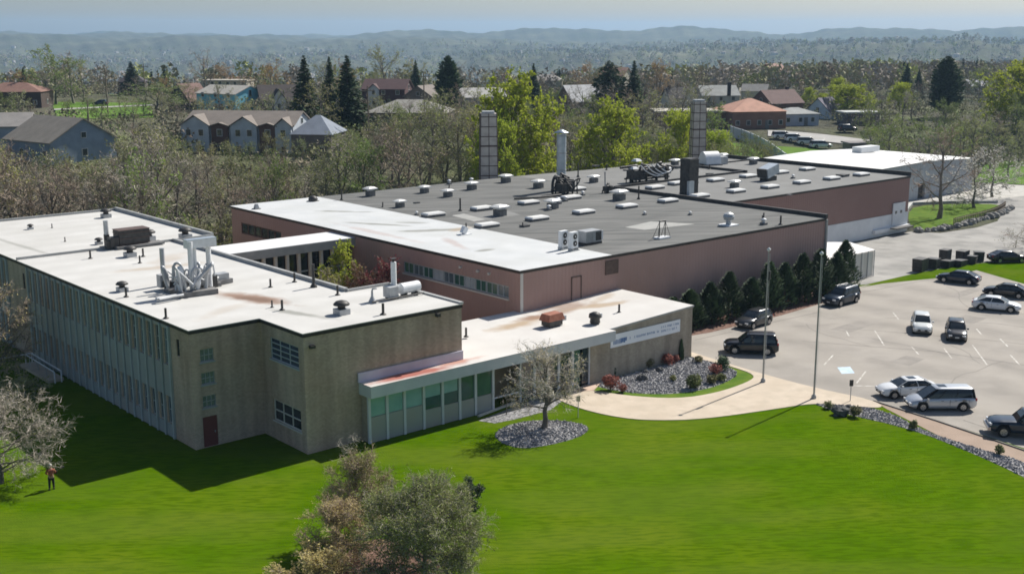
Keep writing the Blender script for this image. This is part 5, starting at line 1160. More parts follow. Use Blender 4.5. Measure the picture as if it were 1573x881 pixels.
    A_ = np.array(C.v); q_ = np.quantile(np.hypot(A_[:, 0], A_[:, 1]), .975); fz = H/np.quantile(A_[:, 2], .999); fr_ = R/q_
    for B in (T, C): B.v = [(v[0]*fr_, v[1]*fr_, v[2]*fz) for v in B.v]
    return T.mesh('trunk', M[bark]), C.mesh('crown', [M[tw], M[lf]])
def conifer_meshes(seed, H, R, n=42, clear=.08, droop=.25, per=9, lf='conif', dense=1.0, top=1.0):
    rr = random.Random(seed); T = MB(); C = MB(); T.tube([(0, 0, 0), (0, 0, H*.97)], [H*.018, .02], 6)
    for i in range(n):
        z = H*(clear+(1-clear)*(i/n)); w = R*(1-((z/H-clear)/(1-clear))**top)*rr.uniform(.82, 1.08)+.12
        for k in range(per):
            a = rr.uniform(0, 6.28); L = w*rr.uniform(.65, 1.08); d = Vector((math.cos(a), math.sin(a), -droop+.35*(z/H))); s0 = Vector((0, 0, z+rr.uniform(-.2, .2)))
            sd = Vector((-math.sin(a), math.cos(a), 0))
            for j in range(4):
                q = s0+d*L*(j+rr.random())/4; s = L*.20*dense*rr.uniform(.7, 1.2)+.10; u = (d+sd*rr.uniform(-1, 1)+Vector((0, 0, rr.uniform(-.4, .3)))).normalized(); t_ = u.cross(Vector((0, 0, 1))+unit(rr)*.5).normalized()
                C.add([q-t_*s*.35, q+u*s*1.5-Vector((0, 0, s*.25)), q+t_*s*.35], [(0, 1, 2)])
                u = (d-sd*rr.uniform(-1, 1)+unit(rr)*.5).normalized(); t_ = u.cross(unit(rr)).normalized(); C.add([q-t_*s*.5, q+u*s*1.2, q+t_*s*.5], [(0, 1, 2)])
    return T.mesh('trunk', M['bark']), C.mesh('crown', M[lf])
TM = {}
MIDK = dict(limbs=10, sec=5, ter=5, twl=4, tww=.042, twlen=1.1)
for i in range(4): TM['bare', i] = tree_meshes(100+i, 13, 4.6, leaves=0, tw='twig_grey' if i % 2 else 'twig_brown', **MIDK)
for i in range(4): TM['olive', i] = tree_meshes(120+i, 13, 4.6, leaves=1.3, leafs=.15, tw='twig_grey', lf='bud_olive', **MIDK)
for i in range(2): TM['green', i] = tree_meshes(140+i, 12, 4.8, leaves=3, leafs=.16, lf='bud_green', **MIDK)
for i in range(3): TM['lime', i] = tree_meshes(150+i, 13, 5.2, leaves=6, leafs=.19, lf='bud_lime', tw='twig_brown', shape=1.0, **{**MIDK, 'limbs': 24, 'sec': 7, 'clear': .10})
for i in range(2): TM['orange', i] = tree_meshes(160+i, 11, 5.0, leaves=2, leafs=.15, lf='bud_orange', tw='twig_brown', **MIDK)
TM['blossom', 0] = tree_meshes(170, 9, 4.6, leaves=1, leafs=.15, lf='blossom', clear=.12, **MIDK)
for i in range(2): TM['shrubby', i] = tree_meshes(180+i, 7, 4.0, leaves=1.4, leafs=.15, lf='bud_green' if i else 'bud_olive', clear=.03, **MIDK)
for i in range(2): TM['conifer', i] = conifer_meshes(190+i, 14, 3.4, n=54, per=12, dense=1.25)
TM['column', 0] = conifer_meshes(195, 14, 2.3, n=54, per=12, droop=-.6, top=3.2, dense=1.5)
TM['roundcon', 0] = conifer_meshes(196, 10, 4.2, droop=.1, top=2.6, dense=1.1)
KH = {'bare': 13, 'olive': 13, 'green': 12, 'lime': 13, 'orange': 11, 'blossom': 9, 'shrubby': 7, 'conifer': 14, 'column': 14, 'roundcon': 10}
KR = {'bare': 4.6, 'olive': 4.6, 'green': 4.8, 'lime': 5.2, 'orange': 5.0, 'blossom': 4.6, 'shrubby': 4.0, 'conifer': 3.4, 'column': 2.3, 'roundcon': 4.2}
NK = {k: len([1 for q in TM if q[0] == k]) for k in KH}
KN = {'bare': 'bare_tree', 'olive': 'budding_tree', 'green': 'leafy_tree', 'lime': 'lime_green_tree', 'orange': 'budding_tree', 'blossom': 'blossom_tree', 'shrubby': 'bushy_tree', 'conifer': 'conifer_tree', 'column': 'columnar_conifer', 'roundcon': 'round_conifer'}
KL = {'bare': 'bare grey brown tree', 'olive': 'thin tree with olive buds', 'green': 'tree in fresh green leaf', 'lime': 'bright lime green tree', 'orange': 'tree with orange brown buds', 'blossom': 'pale blossoming tree', 'shrubby': 'low bushy tree', 'conifer': 'dark pointed conifer', 'column': 'dark columnar conifer', 'roundcon': 'dark rounded evergreen'}
QUEUE = []
def add_tree(kind, px, d, ytop=None, h=None, w=None, row='x', label=None, loc=None):
    p = loc if loc is not None else atd(px, d)
    H = h if h else max(3.0, ztop(ytop, math.hypot(p.x, p.y)*.0+d)-p.z)
    QUEUE.append([kind, px, p, H, w, row, label])
def flush_trees():
    cnt = {}
    for t in sorted(QUEUE, key=lambda t: (t[5], t[0], t[1])):
        kind, px, p, H, w, row, label = t
        key = (kind, row); cnt[key] = cnt.get(key, 0)+1
        lb = label or f'{KL[kind]}, {ordw(cnt[key])} such from left, {row}'
        o = thing(KN[kind], lb, 'tree', p, random.uniform(0, 6.28), KL[kind]+'s '+row if not label else None)
        a, b = TM[kind, random.randrange(NK[kind])]
        sz = H/KH[kind]; sx = (w/2/KR[kind]) if w else sz*random.uniform(.9, 1.1)
        o.scale = (sx, sx, sz); link('trunk', a, o); link('crown', b, o)
# rows of trees right behind the buildings, each its own object
def zone(px):
    if px < 220: return ['bare', 'bare', 'bare', 'olive']
    if px < 440: return ['bare', 'bare', 'olive', 'shrubby', 'olive']
    if px < 700: return ['bare', 'olive', 'green', 'olive', 'olive']
    if px < 1000: return ['bare', 'olive', 'olive', 'green', 'green']
    if px < 1200: return ['olive', 'shrubby', 'green', 'bare']
    return ['bare', 'olive', 'olive', 'green', 'bare']
rt = random.Random(31)
def dback(px):
    l = (px-786.5)/F
    return 134+max(0, min(1, (px-150)/1000))*80
def toplim(px):                                   # rough skyline of the near tree belt
    xs_ = [-60, 0, 40, 170, 200, 235, 275, 300, 450, 500, 560, 640, 700, 850, 1000, 1100, 1190]; ys_ = [190, 205, 240, 240, 205, 190, 215, 238, 238, 228, 175, 170, 150, 165, 185, 200, 225]
    return float(np.interp(px, xs_, ys_))
for row, (dd, st, up) in {'first belt behind the roofs': (7, 27, 6), 'second belt behind the roofs': (22, 24, -4), 'third belt behind the roofs': (40, 24, -10)}.items():
    px = -55
    while px < 1190:
        d = dback(px)+dd+rt.uniform(-4, 4); k = rt.choice(zone(px)); yt = toplim(px)+up+rt.uniform(-10, 28)
        if dd < 10 and px > 560: yt = max(yt, 205+rt.uniform(0, 25)) if rt.random() < .6 else yt
        if px > 1090 and px < 1195: k = 'shrubby'; yt = 205+rt.uniform(-6, 14)
        if 180 < px < 330 and dd < 10: k = rt.choice(['shrubby', 'bare']) 
        p = atd(px, d)
        if not (p.y < 133 and p.x < 160): 
            H = max(4.5, ztop(yt, d)-p.z); QUEUE.append([k if H > 7.5 else 'shrubby', px, p, min(H, 19), H*.78, row, None])
        px += st*rt.uniform(.8, 1.25)
# undergrowth bushes right behind roofs
px = -30
while px < 1120:
    d = dback(px)+1.5; p = atd(px, d)
    if p.y < 131 and p.x > 50: p.y = 131.5
    if not (p.x < 54 and p.y < 133): QUEUE.append(['shrubby', px, p, rt.uniform(3.5, 6.5), rt.uniform(5.5, 8), 'hugging the back walls', None])
    px += 30*rt.uniform(.8, 1.2)
for px, d in ((305, 127), (335, 122), (352, 128), (322, 133)):
    p = atd(px, d); QUEUE.append(['shrubby', px, p, rt.uniform(4, 6), 5, 'between office and factory', None])
# named trees
A = add_tree
A('lime', 795, 186, 108, w=15, label='big bright lime green tree right of the left panelled tower')
A('lime', 765, 178, 175, w=9, label='lower lime green tree beside the left panelled tower')
A('lime', 940, 196, 150, w=13, label='rounded lime green tree behind the factory chimney')
A('lime', 1045, 212, 168, w=9, label='lime green tree left of the right panelled tower')
A('lime', 1098, 222, 200, w=8, label='small lime green tree right of the right panelled tower')
A('green', 425, 158, 228, w=6, label='small fresh green tree below the townhouses')
A('green', 245, 300, 125, w=20, label='spreading green tree right of the sunny lawn')
A('green', 88, 345, 66, w=17, label='tall green tree left of the sunny lawn')
A('bare', 115, 350, 75, w=14, label='bare tree beside the tall green tree at the left')
A('conifer', 472, 238, 84, w=9, label='dark pointed conifer left of the pair of tall conifers')
A('conifer', 510, 244, 86, w=6.5, label='dark conifer, left one of the tall pair')
A('conifer', 537, 238, 84, w=10, label='large dark conifer, right one of the tall pair')
A('column', 690, 300, 86, w=6, label='dark columnar conifer beyond the grey hipped roof')
A('roundcon', 935, 300, 94, w=11, label='dark rounded evergreen left of the pointed one')
A('conifer', 973, 300, 93, w=8, label='dark pointed conifer right of the rounded evergreen')
A('conifer', 40, 420, 102, w=6, label='small conifer far at the left beyond brown house')
A('conifer', 640, 360, 92, w=6, label='small dark conifer behind the gambrel house')
A('conifer', 205, 400, 93, w=9, label='small dark conifer in the far left skyline')
A('conifer', 820, 330, 97, w=6, label='dark conifer among bare trees right of the big lime tree')
A('orange', 418, 330, 90, w=15, label='orange brown tree left of the pointed conifer')
A('orange', 345, 400, 95, w=14, label='orange brown tree behind the long beige house')
A('olive', 590, 360, 68, w=16, label='yellowish budding tree on the skyline behind gambrel house')
A('orange', 905, 380, 92, w=12, label='russet tree behind the white roofed house')
A('bare', 320, 350, 72, w=14, label='tall bare tree on the skyline behind the cyan house')
A('bare', 1447, 181, 188, w=13, label='large bare tree on the grass patch right of the warehouse')
A('blossom', 1500, 192, 235, w=13, label='pale blossoming tree beside the gravel yard')
A('blossom', 1528, 205, 222, w=13, label='second pale blossoming tree further back at the right')
A('bare', 1600, 150, 335, w=9, label='bare tree at the right edge by the service road')
A('lime', 1562, 300, 93, w=17, label='broad lime green tree at the top right')
A('green', 1505, 420, 100, w=10, label='small fresh green tree in the right woods')
A('column', 1450, 330, 88, w=8, label='tall dark conifer in the right woods')
A('conifer', 1391, 400, 98, w=8, label='dark conifer left of the tall one in right woods')
A('conifer', 1410, 420, 107, w=6, label='small dark conifer between two larger ones in right woods')
A('lime', 1300, 330, 130, w=16, label='yellow green tree behind the pale A frame house')
A('lime', 1288, 360, 118, w=8, label='small yellow tree behind the A frame house')
A('orange', 1262, 350, 150, w=7, label='russet tree behind the A frame house')
# left of centre skyline and right wood: rows
rt2 = random.Random(77)
def row_trees(row, x0, x1, d0, d1, st, ylo, yhi, kinds, w=.6):
    px = x0
    while px < x1:
        d = rt2.uniform(d0, d1); p = atd(px, d); yt = rt2.uniform(ylo, yhi); H = max(5, min(17, ztop(yt, d)-p.z)); QUEUE.append([rt2.choice(kinds), px, p, H, H*w*1.4, row, None]); px += st*rt2.uniform(.7, 1.3)
row_trees('behind the first houses', -40, 1080, 340, 400, 36, 88, 118, ['bare', 'bare', 'olive', 'olive', 'bare', 'orange'])
row_trees('between the houses', 10, 1090, 225, 300, 22, 120, 160, ['bare', 'olive', 'bare', 'green', 'bare', 'olive'])
row_trees('front of the right wood', 1340, 1640, 232, 270, 15, 165, 212, ['bare', 'olive', 'green', 'green', 'olive'])
row_trees('middle of the right wood', 1340, 1650, 275, 330, 15, 135, 170, ['bare', 'olive', 'bare', 'green', 'olive'])
row_trees('back of the right wood', 1230, 1650, 340, 410, 17, 118, 148, ['bare', 'olive', 'bare', 'bare', 'lime'])
row_trees('beyond the right houses', 1080, 1330, 345, 430, 17, 122, 150, ['bare', 'bare', 'olive', 'bare'])
flush_trees()
print('trees', len(QUEUE))

# row of evergreens along the factory front wall
rr = random.Random(3)
evx = [83.4, 86.3, 89.3, 92.2, 95.3, 98.2, 101.2, 104.2, 107.0, 110.2, 113.0]; evh = [3.3, 3.6, 3.9, 4.6, 3.6, 4.9, 4.4, 5.0, 5.2, 4.4, 5.3]
for i, (x, h) in enumerate(zip(evx, evh)):
    o = thing('evergreen_tree', f'dense dark evergreen against the factory front wall, {ordw(i+1)} from the left', 'evergreen', (x, 73.3+rr.uniform(-.3, .3)+(.5 if i == 10 else 0), 0), 0, 'evergreens along the factory wall')
    v = []; f = []
    for _ in range(2300):
        z = rr.random()**.85*h; a = rr.uniform(0, 6.28); w = (1.6 if h < 5 else 1.8)*(1-(z/h)**1.7)**.75*(.62+.38*rr.random())*(1+.22*math.sin(a*3+z*2.2+i*2)+.1*math.sin(a*7-z*4))+.04
        p = Vector((w*math.cos(a), w*math.sin(a), z+.05)); s = rr.uniform(.5, 1.3)*.21
        u = Vector((math.cos(a)*.7, math.sin(a)*.7, rr.uniform(.3, 1))).normalized(); t = Vector((-math.sin(a), math.cos(a), rr.uniform(-.5, .5))); k = len(v); v += [p-u*s, p-t*s*.45, p+u*s*1.2, p+t*s*.45]; f.append((k, k+1, k+2, k+3))
    MB().add(v, f).build('crown', M['conif'], o); MB().tube([(0, 0, 0), (0, 0, h*.85)], [.12, .03], 6).build('trunk', M['wood'], o)
def near_tree(name, label, loc, seed, H, R, rz=0, group=None, **k):
    o = thing(name, label, 'tree', loc, rz, group); a, b = tree_meshes(seed, H, R, **k); link('trunk', a, o); link('crown', b, o); return o
# courtyard trees
def xy(px, py, z): p = at(px, py, z); return (p.x, p.y, 0)
near_tree('lime_green_tree', 'yellow green courtyard tree beside the link corridor', (61.8, 96.8, 0), 301, 8.3, 2.3, limbs=14, sec=6, ter=6, twl=4, leaves=3, leafs=.15, lf='bud_lime', tw='twig_brown', clear=.1, tww=.035, twlen=.7)
near_tree('crimson_tree', 'dark crimson courtyard tree close to the factory wall', (62.2, 90.6, 0), 302, 7.6, 2.3, limbs=14, sec=6, ter=6, twl=4, leaves=2, leafs=.13, lf='bud_red', tw='twig_brown', clear=.1, tww=.035, twlen=.7)
near_tree('rusty_tree', 'rusty brown courtyard tree between the yellow and the crimson one', (60.8, 92.6, 0), 303, 7.0, 2.0, limbs=12, sec=6, ter=6, twl=4, leaves=1.5, leafs=.13, lf='bud_rust', tw='twig_brown', clear=.08, tww=.035, twlen=.7)
near_tree('grey_shrub_tree', 'grey green bushy tree at the left of the courtyard', (59.0, 94.6, 0), 304, 6.3, 1.9, limbs=12, sec=5, ter=6, twl=4, leaves=1, leafs=.12, lf='bud_olive', clear=.08, tww=.035, twlen=.7)
# ornamental tree in its gravel bed
near_tree('ornamental_tree', 'small grey budding tree in the oval gravel bed before the entrance', at(836, 657), 311, 6.6, 3.1, limbs=18, sec=7, ter=7, twl=5, leaves=.30, leafs=.055, lf='near_bud', tw='pale_twig', clear=.30, tww=.022, twlen=.75, tr=.24)
near_tree('sapling', 'thin sapling in the gravel by the low kerb left of the small tree', at(778, 636), 312, 2.4, .7, limbs=6, sec=3, ter=3, twl=2, leaves=.5, leafs=.06, lf='bud_rust', clear=.2, tww=.015, twlen=.35, tr=.05)
# foreground tree group
g = 'foreground trees at the bottom'
near_tree('budding_tree', 'big rounded olive budding tree at the bottom middle of the lawn', at(652, 892), 321, 5.8, 3.6, limbs=30, sec=10, ter=9, twl=6, leaves=2.3, leafs=.065, lf='bud_olive', tw='twig_grey', clear=.10, tww=.02, twlen=.75, tr=.17)
near_tree('budding_tree', 'smaller brownish tree rising left behind the big rounded one', at(552, 826), 322, 5.3, 2.1, limbs=22, sec=9, ter=8, twl=7, leaves=1.2, leafs=.05, lf='bud_olive', tw='twig_brown', clear=.15, tww=.02, twlen=.6, tr=.11)
near_tree('budding_tree', 'low brown grey tree at the left foot of the big rounded one', at(520, 868), 323, 3.8, 2.1, limbs=20, sec=8, ter=8, twl=6, leaves=1.2, leafs=.05, lf='near_bud', tw='near_brown', clear=.12, tww=.02, twlen=.6, tr=.10)
near_tree('leafy_shrub', 'yellow green rounded shrub cut by the bottom edge', at(485, 905), 324, 2.3, 2.4, limbs=14, sec=6, ter=7, twl=5, leaves=1.6, leafs=.09, lf='near_bud', tw='near_twig', clear=.05, tww=.02, twlen=.5, tr=.08)
near_tree('dark_shrub', 'small dark green shrub at the right shoulder of the big tree', at(722, 778), 325, 1.9, .85, limbs=12, sec=5, ter=6, twl=5, leaves=3, leafs=.08, lf='conif', tw='twig_grey', clear=.05, tww=.02, twlen=.35, tr=.05)
near_tree('twiggy_bush', 'sparse pale twiggy bush close to the office corner wall', at(540, 712), 326, 2.2, 1.2, limbs=12, sec=3, ter=3, twl=2, leaves=0, tw='twig_grey', clear=.02, tww=.015, twlen=.6, tr=.03)
sheet('mulch_patch', smooth_poly([at(505, 880), at(540, 840), at(590, 822), at(650, 850), at(700, 880), at(690, 960), at(520, 960)], 2), .026, 'mulch')
# left edge trees
near_tree('bare_tree', 'large grey twiggy tree at the left edge in front of the office', at(2, 742), 331, 6.6, 4.4, limbs=26, sec=9, ter=8, twl=6, leaves=.08, leafs=.05, lf='bud_olive', tw='twig_grey', clear=.15, tww=.02, twlen=.75, tr=.16)
near_tree('bare_tree', 'grey twiggy tree at the left edge beyond the ramp rail', at(-4, 590), 332, 9.0, 3.9, limbs=19, sec=7, ter=8, twl=6, leaves=.15, leafs=.10, lf='near_bud', tw='near_twig', clear=.12, tww=.03, twlen=.9, tr=.18)
near_tree('low_bush', 'low olive bush below the ramp rail at left', at(38, 610), 333, 2.0, 2.0, limbs=12, sec=5, ter=6, twl=4, leaves=1, leafs=.09, lf='bud_olive', tw='twig_grey', clear=.05, tww=.02, twlen=.5, tr=.05)
near_tree('twiggy_bush', 'pale bare twiggy bush at the right edge by the service road', at(1560, 380), 334, 2.6, 2.6, limbs=12, sec=4, ter=4, twl=3, leaves=.4, leafs=.08, lf='bud_olive', tw='twig_grey', clear=.05, tww=.02, twlen=.8, tr=.05)

# ------------------------------------------------------------------ houses
HM = {}
def hm(c, n='house_paint'):
    if c not in HM: HM[c] = mat(n, c, tuple(v*.82 for v in c), scale=.7, rough=.85)
    return HM[c]
def house(label, px, d, w, dp, hw, hr, rz, wall, roof, kind='gable', trim=(.6, .6, .58), storeys=1, nwin=4, chim=None, name='house', cat='house', dormer=False, cross=None, base=None, gwin=True):
    """local x runs along the ridge; rz is relative to facing the camera axis"""
    p = atd(px, d)
    if base is not None: p.z = base
    o = thing(name, label, cat, p, -YAW+R_(rz), 'houses beyond the factory')
    W, D = w/2, dp/2; wm = hm(wall); rm = hm(roof, 'roof_shingle')
    b = MB(); b.box(-W, W, -D, D, -2.5, hw)
    if kind == 'gable':
        for s in (-1, 1):
            b.add([(s*W, -D, hw), (s*W, D, hw), (s*W, 0, hw+hr)], [(0, 1, 2) if s > 0 else (0, 2, 1)])
    b.build('wall', wm, o)
    r = MB(); e = .35
    if kind == 'gable':
        k = hr/D
        for s in (-1, 1):
            r.add([(-W-e, s*(D+e), hw-e*k), (W+e, s*(D+e), hw-e*k), (W+e, 0, hw+hr), (-W-e, 0, hw+hr), (-W-e, s*(D+e), hw-e*k+.18), (W+e, s*(D+e), hw-e*k+.18), (W+e, 0, hw+hr+.2), (-W-e, 0, hw+hr+.2)],
                  [(0, 1, 2, 3), (7, 6, 5, 4), (0, 4, 5, 1), (1, 5, 6, 2), (3, 2, 6, 7), (0, 3, 7, 4)])
    elif kind == 'hip':
        q = max(W-D, .4)
        r.add([(-W-e, -D-e, hw), (W+e, -D-e, hw), (W+e, D+e, hw), (-W-e, D+e, hw), (-q, 0, hw+hr), (q, 0, hw+hr)], [(0, 1, 5, 4), (1, 2, 5), (2, 3, 4, 5), (3, 0, 4), (3, 2, 1, 0)])
    else: r.box(-W-e, W+e, -D-e, D+e, hw, hw+.35)
    ro = r.build('roof', rm, o)
    if chim: 
        cx, cy, ch, cc = chim; MB().box(cx-.45, cx+.45, cy-.4, cy+.4, hw, hw+hr+ch).build('chimney', hm(cc), ro)
    t = hm(trim)
    for st in range(storeys):
        zc = 1.5+st*2.8
        if zc > hw: break
        for i in range(nwin):
            x = -W+(i+.5)*2*W/nwin
            f = MB().box(x-.55, x+.55, -D-.06, -D-.005, zc-.6, zc+.65).build('window', t, o); MB().box(x-.43, x+.43, -D-.09, -D-.061, zc-.5, zc+.55).build('pane', M['glass'], f)
        for s in (-1, 1):
            f = MB().box(min(s*(W+.005), s*(W+.06)), max(s*(W+.005), s*(W+.06)), -.55, .55, zc-.6, zc+.65).build('window', t, o)
            MB().box(min(s*(W+.061), s*(W+.09)), max(s*(W+.061), s*(W+.09)), -.43, .43, zc-.5, zc+.55).build('pane', M['glass'], f)
    if kind == 'gable' and gwin and hr > 1.6:
        for s in (-1, 1):
            z = hw+hr*.25; f = MB().box(min(s*(W+.005), s*(W+.06)), max(s*(W+.005), s*(W+.06)), -.5, .5, z-.45, z+.55).build('window', t, o)
            MB().box(min(s*(W+.061), s*(W+.09)), max(s*(W+.061), s*(W+.09)), -.4, .4, z-.36, z+.46).build('pane', M['glass'], f)
    MB().box(-.5+W*.3, .5+W*.3, -D-.05, -D-.004, 0, 2.1).build('door', hm(tuple(v*.3 for v in trim)), o)
    if cross:                                       # front gables: list of (x, halfwidth, height, wall colour)
        for (x, hwid, hz, cc, proj) in cross:
            c = MB(); c.box(x-hwid, x+hwid, -D-proj, -D-.01, -2, hw); c.add([(x-hwid, -D-proj, hw), (x+hwid, -D-proj, hw), (x, -D-proj, hw+hz)], [(0, 1, 2)]); c.build('bay', hm(cc), o)
            c = MB(); 
            for s in (-1, 1): c.add([(x+s*(hwid+.3), -D-proj-.3, hw-.2), (x, -D-proj-.3, hw+hz+.12), (x, -D+D*.8, hw+hz+.12), (x+s*(hwid+.3), -D+.2, hw-.2), (x+s*(hwid+.3), -D-proj-.3, hw-.05), (x, -D-proj-.3, hw+hz+.27), (x, -D+D*.8, hw+hz+.27), (x+s*(hwid+.3), -D+.2, hw-.05)],
                                  [(0, 1, 2, 3), (7, 6, 5, 4), (0, 4, 5, 1), (2, 6, 7, 3)])
            c.build('gable_roof', rm, o)
            for st in range(storeys):
                zc = 1.5+st*2.8
                if zc < hw:
                    for sx in ((-.5, .5) if hwid > 1.8 else (0,)):
                        xx = x+sx*hwid*.9; f = MB().box(xx-.5, xx+.5, -D-proj-.06, -D-proj-.004, zc-.6, zc+.65).build('window', t, o); MB().box(xx-.4, xx+.4, -D-proj-.09, -D-proj-.061, zc-.5, zc+.55).build('pane', M['glass'], f)
    return o
house('low dark brick ranch house with reddish roof at the far left edge', 28, 335, 17, 11, 4.4, 2.4, 4, (.075, .05, .04), (.23, .125, .095), 'hip', nwin=5)
house('large grey blue gabled house among bare trees at the left', 98, 196, 13.5, 12, 6.2, 3.4, -38, (.24, .30, .38), (.25, .225, .19), 'gable', storeys=2, nwin=4, base=5.0)
house('small pale blue house at the left edge of the bare trees', 15, 212, 9, 8, 4.2, 2.0, 10, (.34, .39, .46), (.30, .28, .26), 'gable', storeys=1, nwin=2)
house('row of white and brick townhouses with three front gables', 385, 210, 19.5, 10, 5.6, 2.0, -8, (.46, .50, .54), (.22, .19, .165), 'gable', storeys=2, nwin=9, base=7.0, cross=[(-7.6, 2.5, 1.5, (.46, .50, .54), .7), (-3.2, 1.5, .2, (.13, .075, .06), .5), (1.2, 2.3, 1.3, (.46, .50, .54), .7), (5.4, 1.5, .2, (.13, .075, .06), .5), (8.2, 1.4, 1.1, (.46, .50, .54), .7)])
house('grey blue hipped end house joined to the townhouse row', 492, 207, 7, 9, 4.2, 3.0, -8, (.20, .17, .16), (.22, .25, .30), 'hip', storeys=1, nwin=2, base=7.0)
house('bright cyan two storey house with grey roof', 357, 318, 14, 11, 4.6, 1.9, -32, (.22, .58, .72), (.40, .38, .34), 'gable', storeys=2, nwin=3)
house('dark A frame house with small white window left of the cyan house', 293, 322, 7, 9, 2.4, 4.4, 55, (.05, .04, .05), (.20, .12, .10), 'gable', nwin=2)
house('long beige house with flat roof on the skyline at left', 352, 392, 15, 8, 5.0, .6, -5, (.50, .46, .38), (.48, .44, .37), 'flat', storeys=2, nwin=6)
house('dark gabled house with white dormer right of the cyan house', 434, 318, 12, 10, 3.0, 3.6, 20, (.06, .05, .045), (.07, .055, .05), 'gable', nwin=3, cross=[(-1.5, 1.8, 2.6, (.55, .55, .56), .4)])
house('dark red house with white windows right of the tall conifers', 597, 330, 12, 9, 5.2, 2.4, -10, (.10, .05, .05), (.10, .055, .055), 'gable', storeys=2, nwin=3, cross=[(-2.6, 1.5, 1.2, (.6, .6, .6), .4)])
house('house with wide pale grey hipped roof below the dark red house', 632, 268, 18, 12, 3.0, 2.6, -6, (.15, .12, .10), (.32, .305, .27), 'hip', nwin=5)
house('small brown gabled house behind the grey hipped roof', 654, 315, 9, 8, 4.0, 2.6, 70, (.22, .17, .14), (.20, .17, .15), 'gable', nwin=2)
house('low house with pale roof half hidden in trees right of columnar conifer', 738, 330, 12, 9, 3.4, 2.2, 20, (.45, .44, .42), (.42, .41, .39), 'gable', nwin=3)
house('house with steep white grey roof left of the rounded evergreen', 890, 330, 10, 9, 3.6, 4.0, 30, (.20, .14, .10), (.52, .52, .52), 'gable', nwin=3)
house('dark and white timbered house on the skyline', 1044, 365, 9, 8, 3.6, 3.0, 12, (.52, .52, .50), (.055, .05, .05), 'gable', nwin=3, chim=(-3.4, 0, .9, (.05, .04, .04)), cross=[(2.0, 1.8, 2.2, (.52, .52, .5), .4)])
house('pale house with tall dark chimney behind the orange roof', 1100, 352, 11, 9, 5.2, 2.6, 8, (.47, .47, .42), (.34, .35, .33), 'gable', storeys=2, nwin=3, chim=(2.2, -4.9, 1.2, (.04, .035, .035)))
house('long low house with flat beige roof left of the orange roof', 1062, 300, 19, 11, 3.6, .6, 0, (.18, .11, .09), (.46, .43, .36), 'flat', nwin=5)
house('brick house with broad orange hipped roof', 1150, 298, 14, 13, 4.2, 2.9, 12, (.26, .15, .11), (.50, .27, .19), 'hip', nwin=5)
house('brown house with dark gabled roof and chimney behind the orange roof', 1193, 345, 12, 9, 3.4, 3.4, 30, (.17, .10, .08), (.16, .095, .085), 'gable', nwin=3, chim=(4.2, .5, .9, (.07, .045, .04)))
house('low grey roofed garage between the orange roof and the pale A frame', 1219, 305, 10, 8, 3.0, 1.4, 12, (.42, .47, .55), (.33, .34, .33), 'hip', nwin=3)
house('pale blue A frame house with dark roof edge', 1266, 330, 9, 8, 1.6, 3.8, 52, (.50, .58, .66), (.13, .12, .16), 'gable', nwin=2)
house('grey low shed right of the white vans', 1318, 262, 5, 4.5, 3.2, .5, 6, (.20, .17, .165), (.22, .20, .20), 'flat', nwin=1, name='shed', cat='shed')
house('flat pale garage roof right of the A frame house', 1318, 310, 9, 6, 2.8, .3, 8, (.12, .12, .13), (.52, .54, .52), 'flat', nwin=2, name='shed', cat='shed')
house('small white house far in the right woods', 1497, 470, 9, 7, 3.4, 2.2, 20, (.45, .45, .43), (.40, .42, .46), 'gable', nwin=2)
house('cream house between brown and pale houses on the right', 1160, 395, 8, 7, 4.4, 2.0, -20, (.50, .47, .38), (.28, .27, .25), 'gable', nwin=2)
house('dark roofed house top on the far left skyline', 206, 420, 9, 8, 4.4, 3.0, 10, (.10, .08, .08), (.06, .05, .055), 'hip', nwin=2)

rh = random.Random(19); fh = []
for k in range(34):
    px = rh.uniform(20, 1330) if k > 8 else rh.uniform(820, 1400); fh.append((px, rh.uniform(430, 760)))
fh.sort()
for k, (px, d) in enumerate(fh):
    wc = rh.choice([(.6, .6, .57), (.5, .46, .38), (.30, .18, .14), (.45, .5, .55), (.62, .6, .52)]); rc = rh.choice([(.30, .29, .29), (.22, .17, .15), (.36, .33, .30), (.12, .11, .11), (.34, .2, .16)])
    nm = {.6: 'white', .5: 'cream', .30: 'brick', .45: 'pale blue', .62: 'ivory'}[wc[0]]
    house(f'small {nm} house scattered in the far woods, {ordw(k+1)} of these from the left', px, d, rh.uniform(9, 13), rh.uniform(7, 9), rh.uniform(4.5, 6), rh.uniform(2, 3.2), rh.uniform(-60, 60), wc, rc, rh.choice(['gable', 'gable', 'hip']), nwin=3, gwin=False, base=hh(*atd(px, d)[:2])+3.0)
# undergrowth: nobody could count it
def under():
    rn = np.random.default_rng(12); n = 3000
    d = rn.uniform(136, 440, n); px = rn.uniform(-160, 1740, n); l = (px-786.5)/F*(d*.9779+(CH-5)*.209)
    x = d*math.sin(YAW)+l*math.cos(YAW); y = d*math.cos(YAW)-l*math.sin(YAW)
    ok = ~((x < 216) & (y < 133)) & ~((x > 150) & (d < 262) & (px > 1330) & (y < 118)) & (y > -20)
    clear = [(60, 250, 276, 362), (1075, 1345, 240, 300), (500, 720, 160, 196), (300, 530, 203, 216), (0, 190, 186, 212)]
    for a, b, c, e in clear: ok &= ~((px > a) & (px < b) & (d > c) & (d < e))
    for o_ in bpy.data.objects:
        if o_.get('category') in ('house', 'shed', 'car', 'van'): ok &= np.hypot(x-o_.location.x, y-o_.location.y) > (9 if o_.get('category') == 'house' else 5)
    return x[ok], y[ok]
ux, uy = under()
UND = True
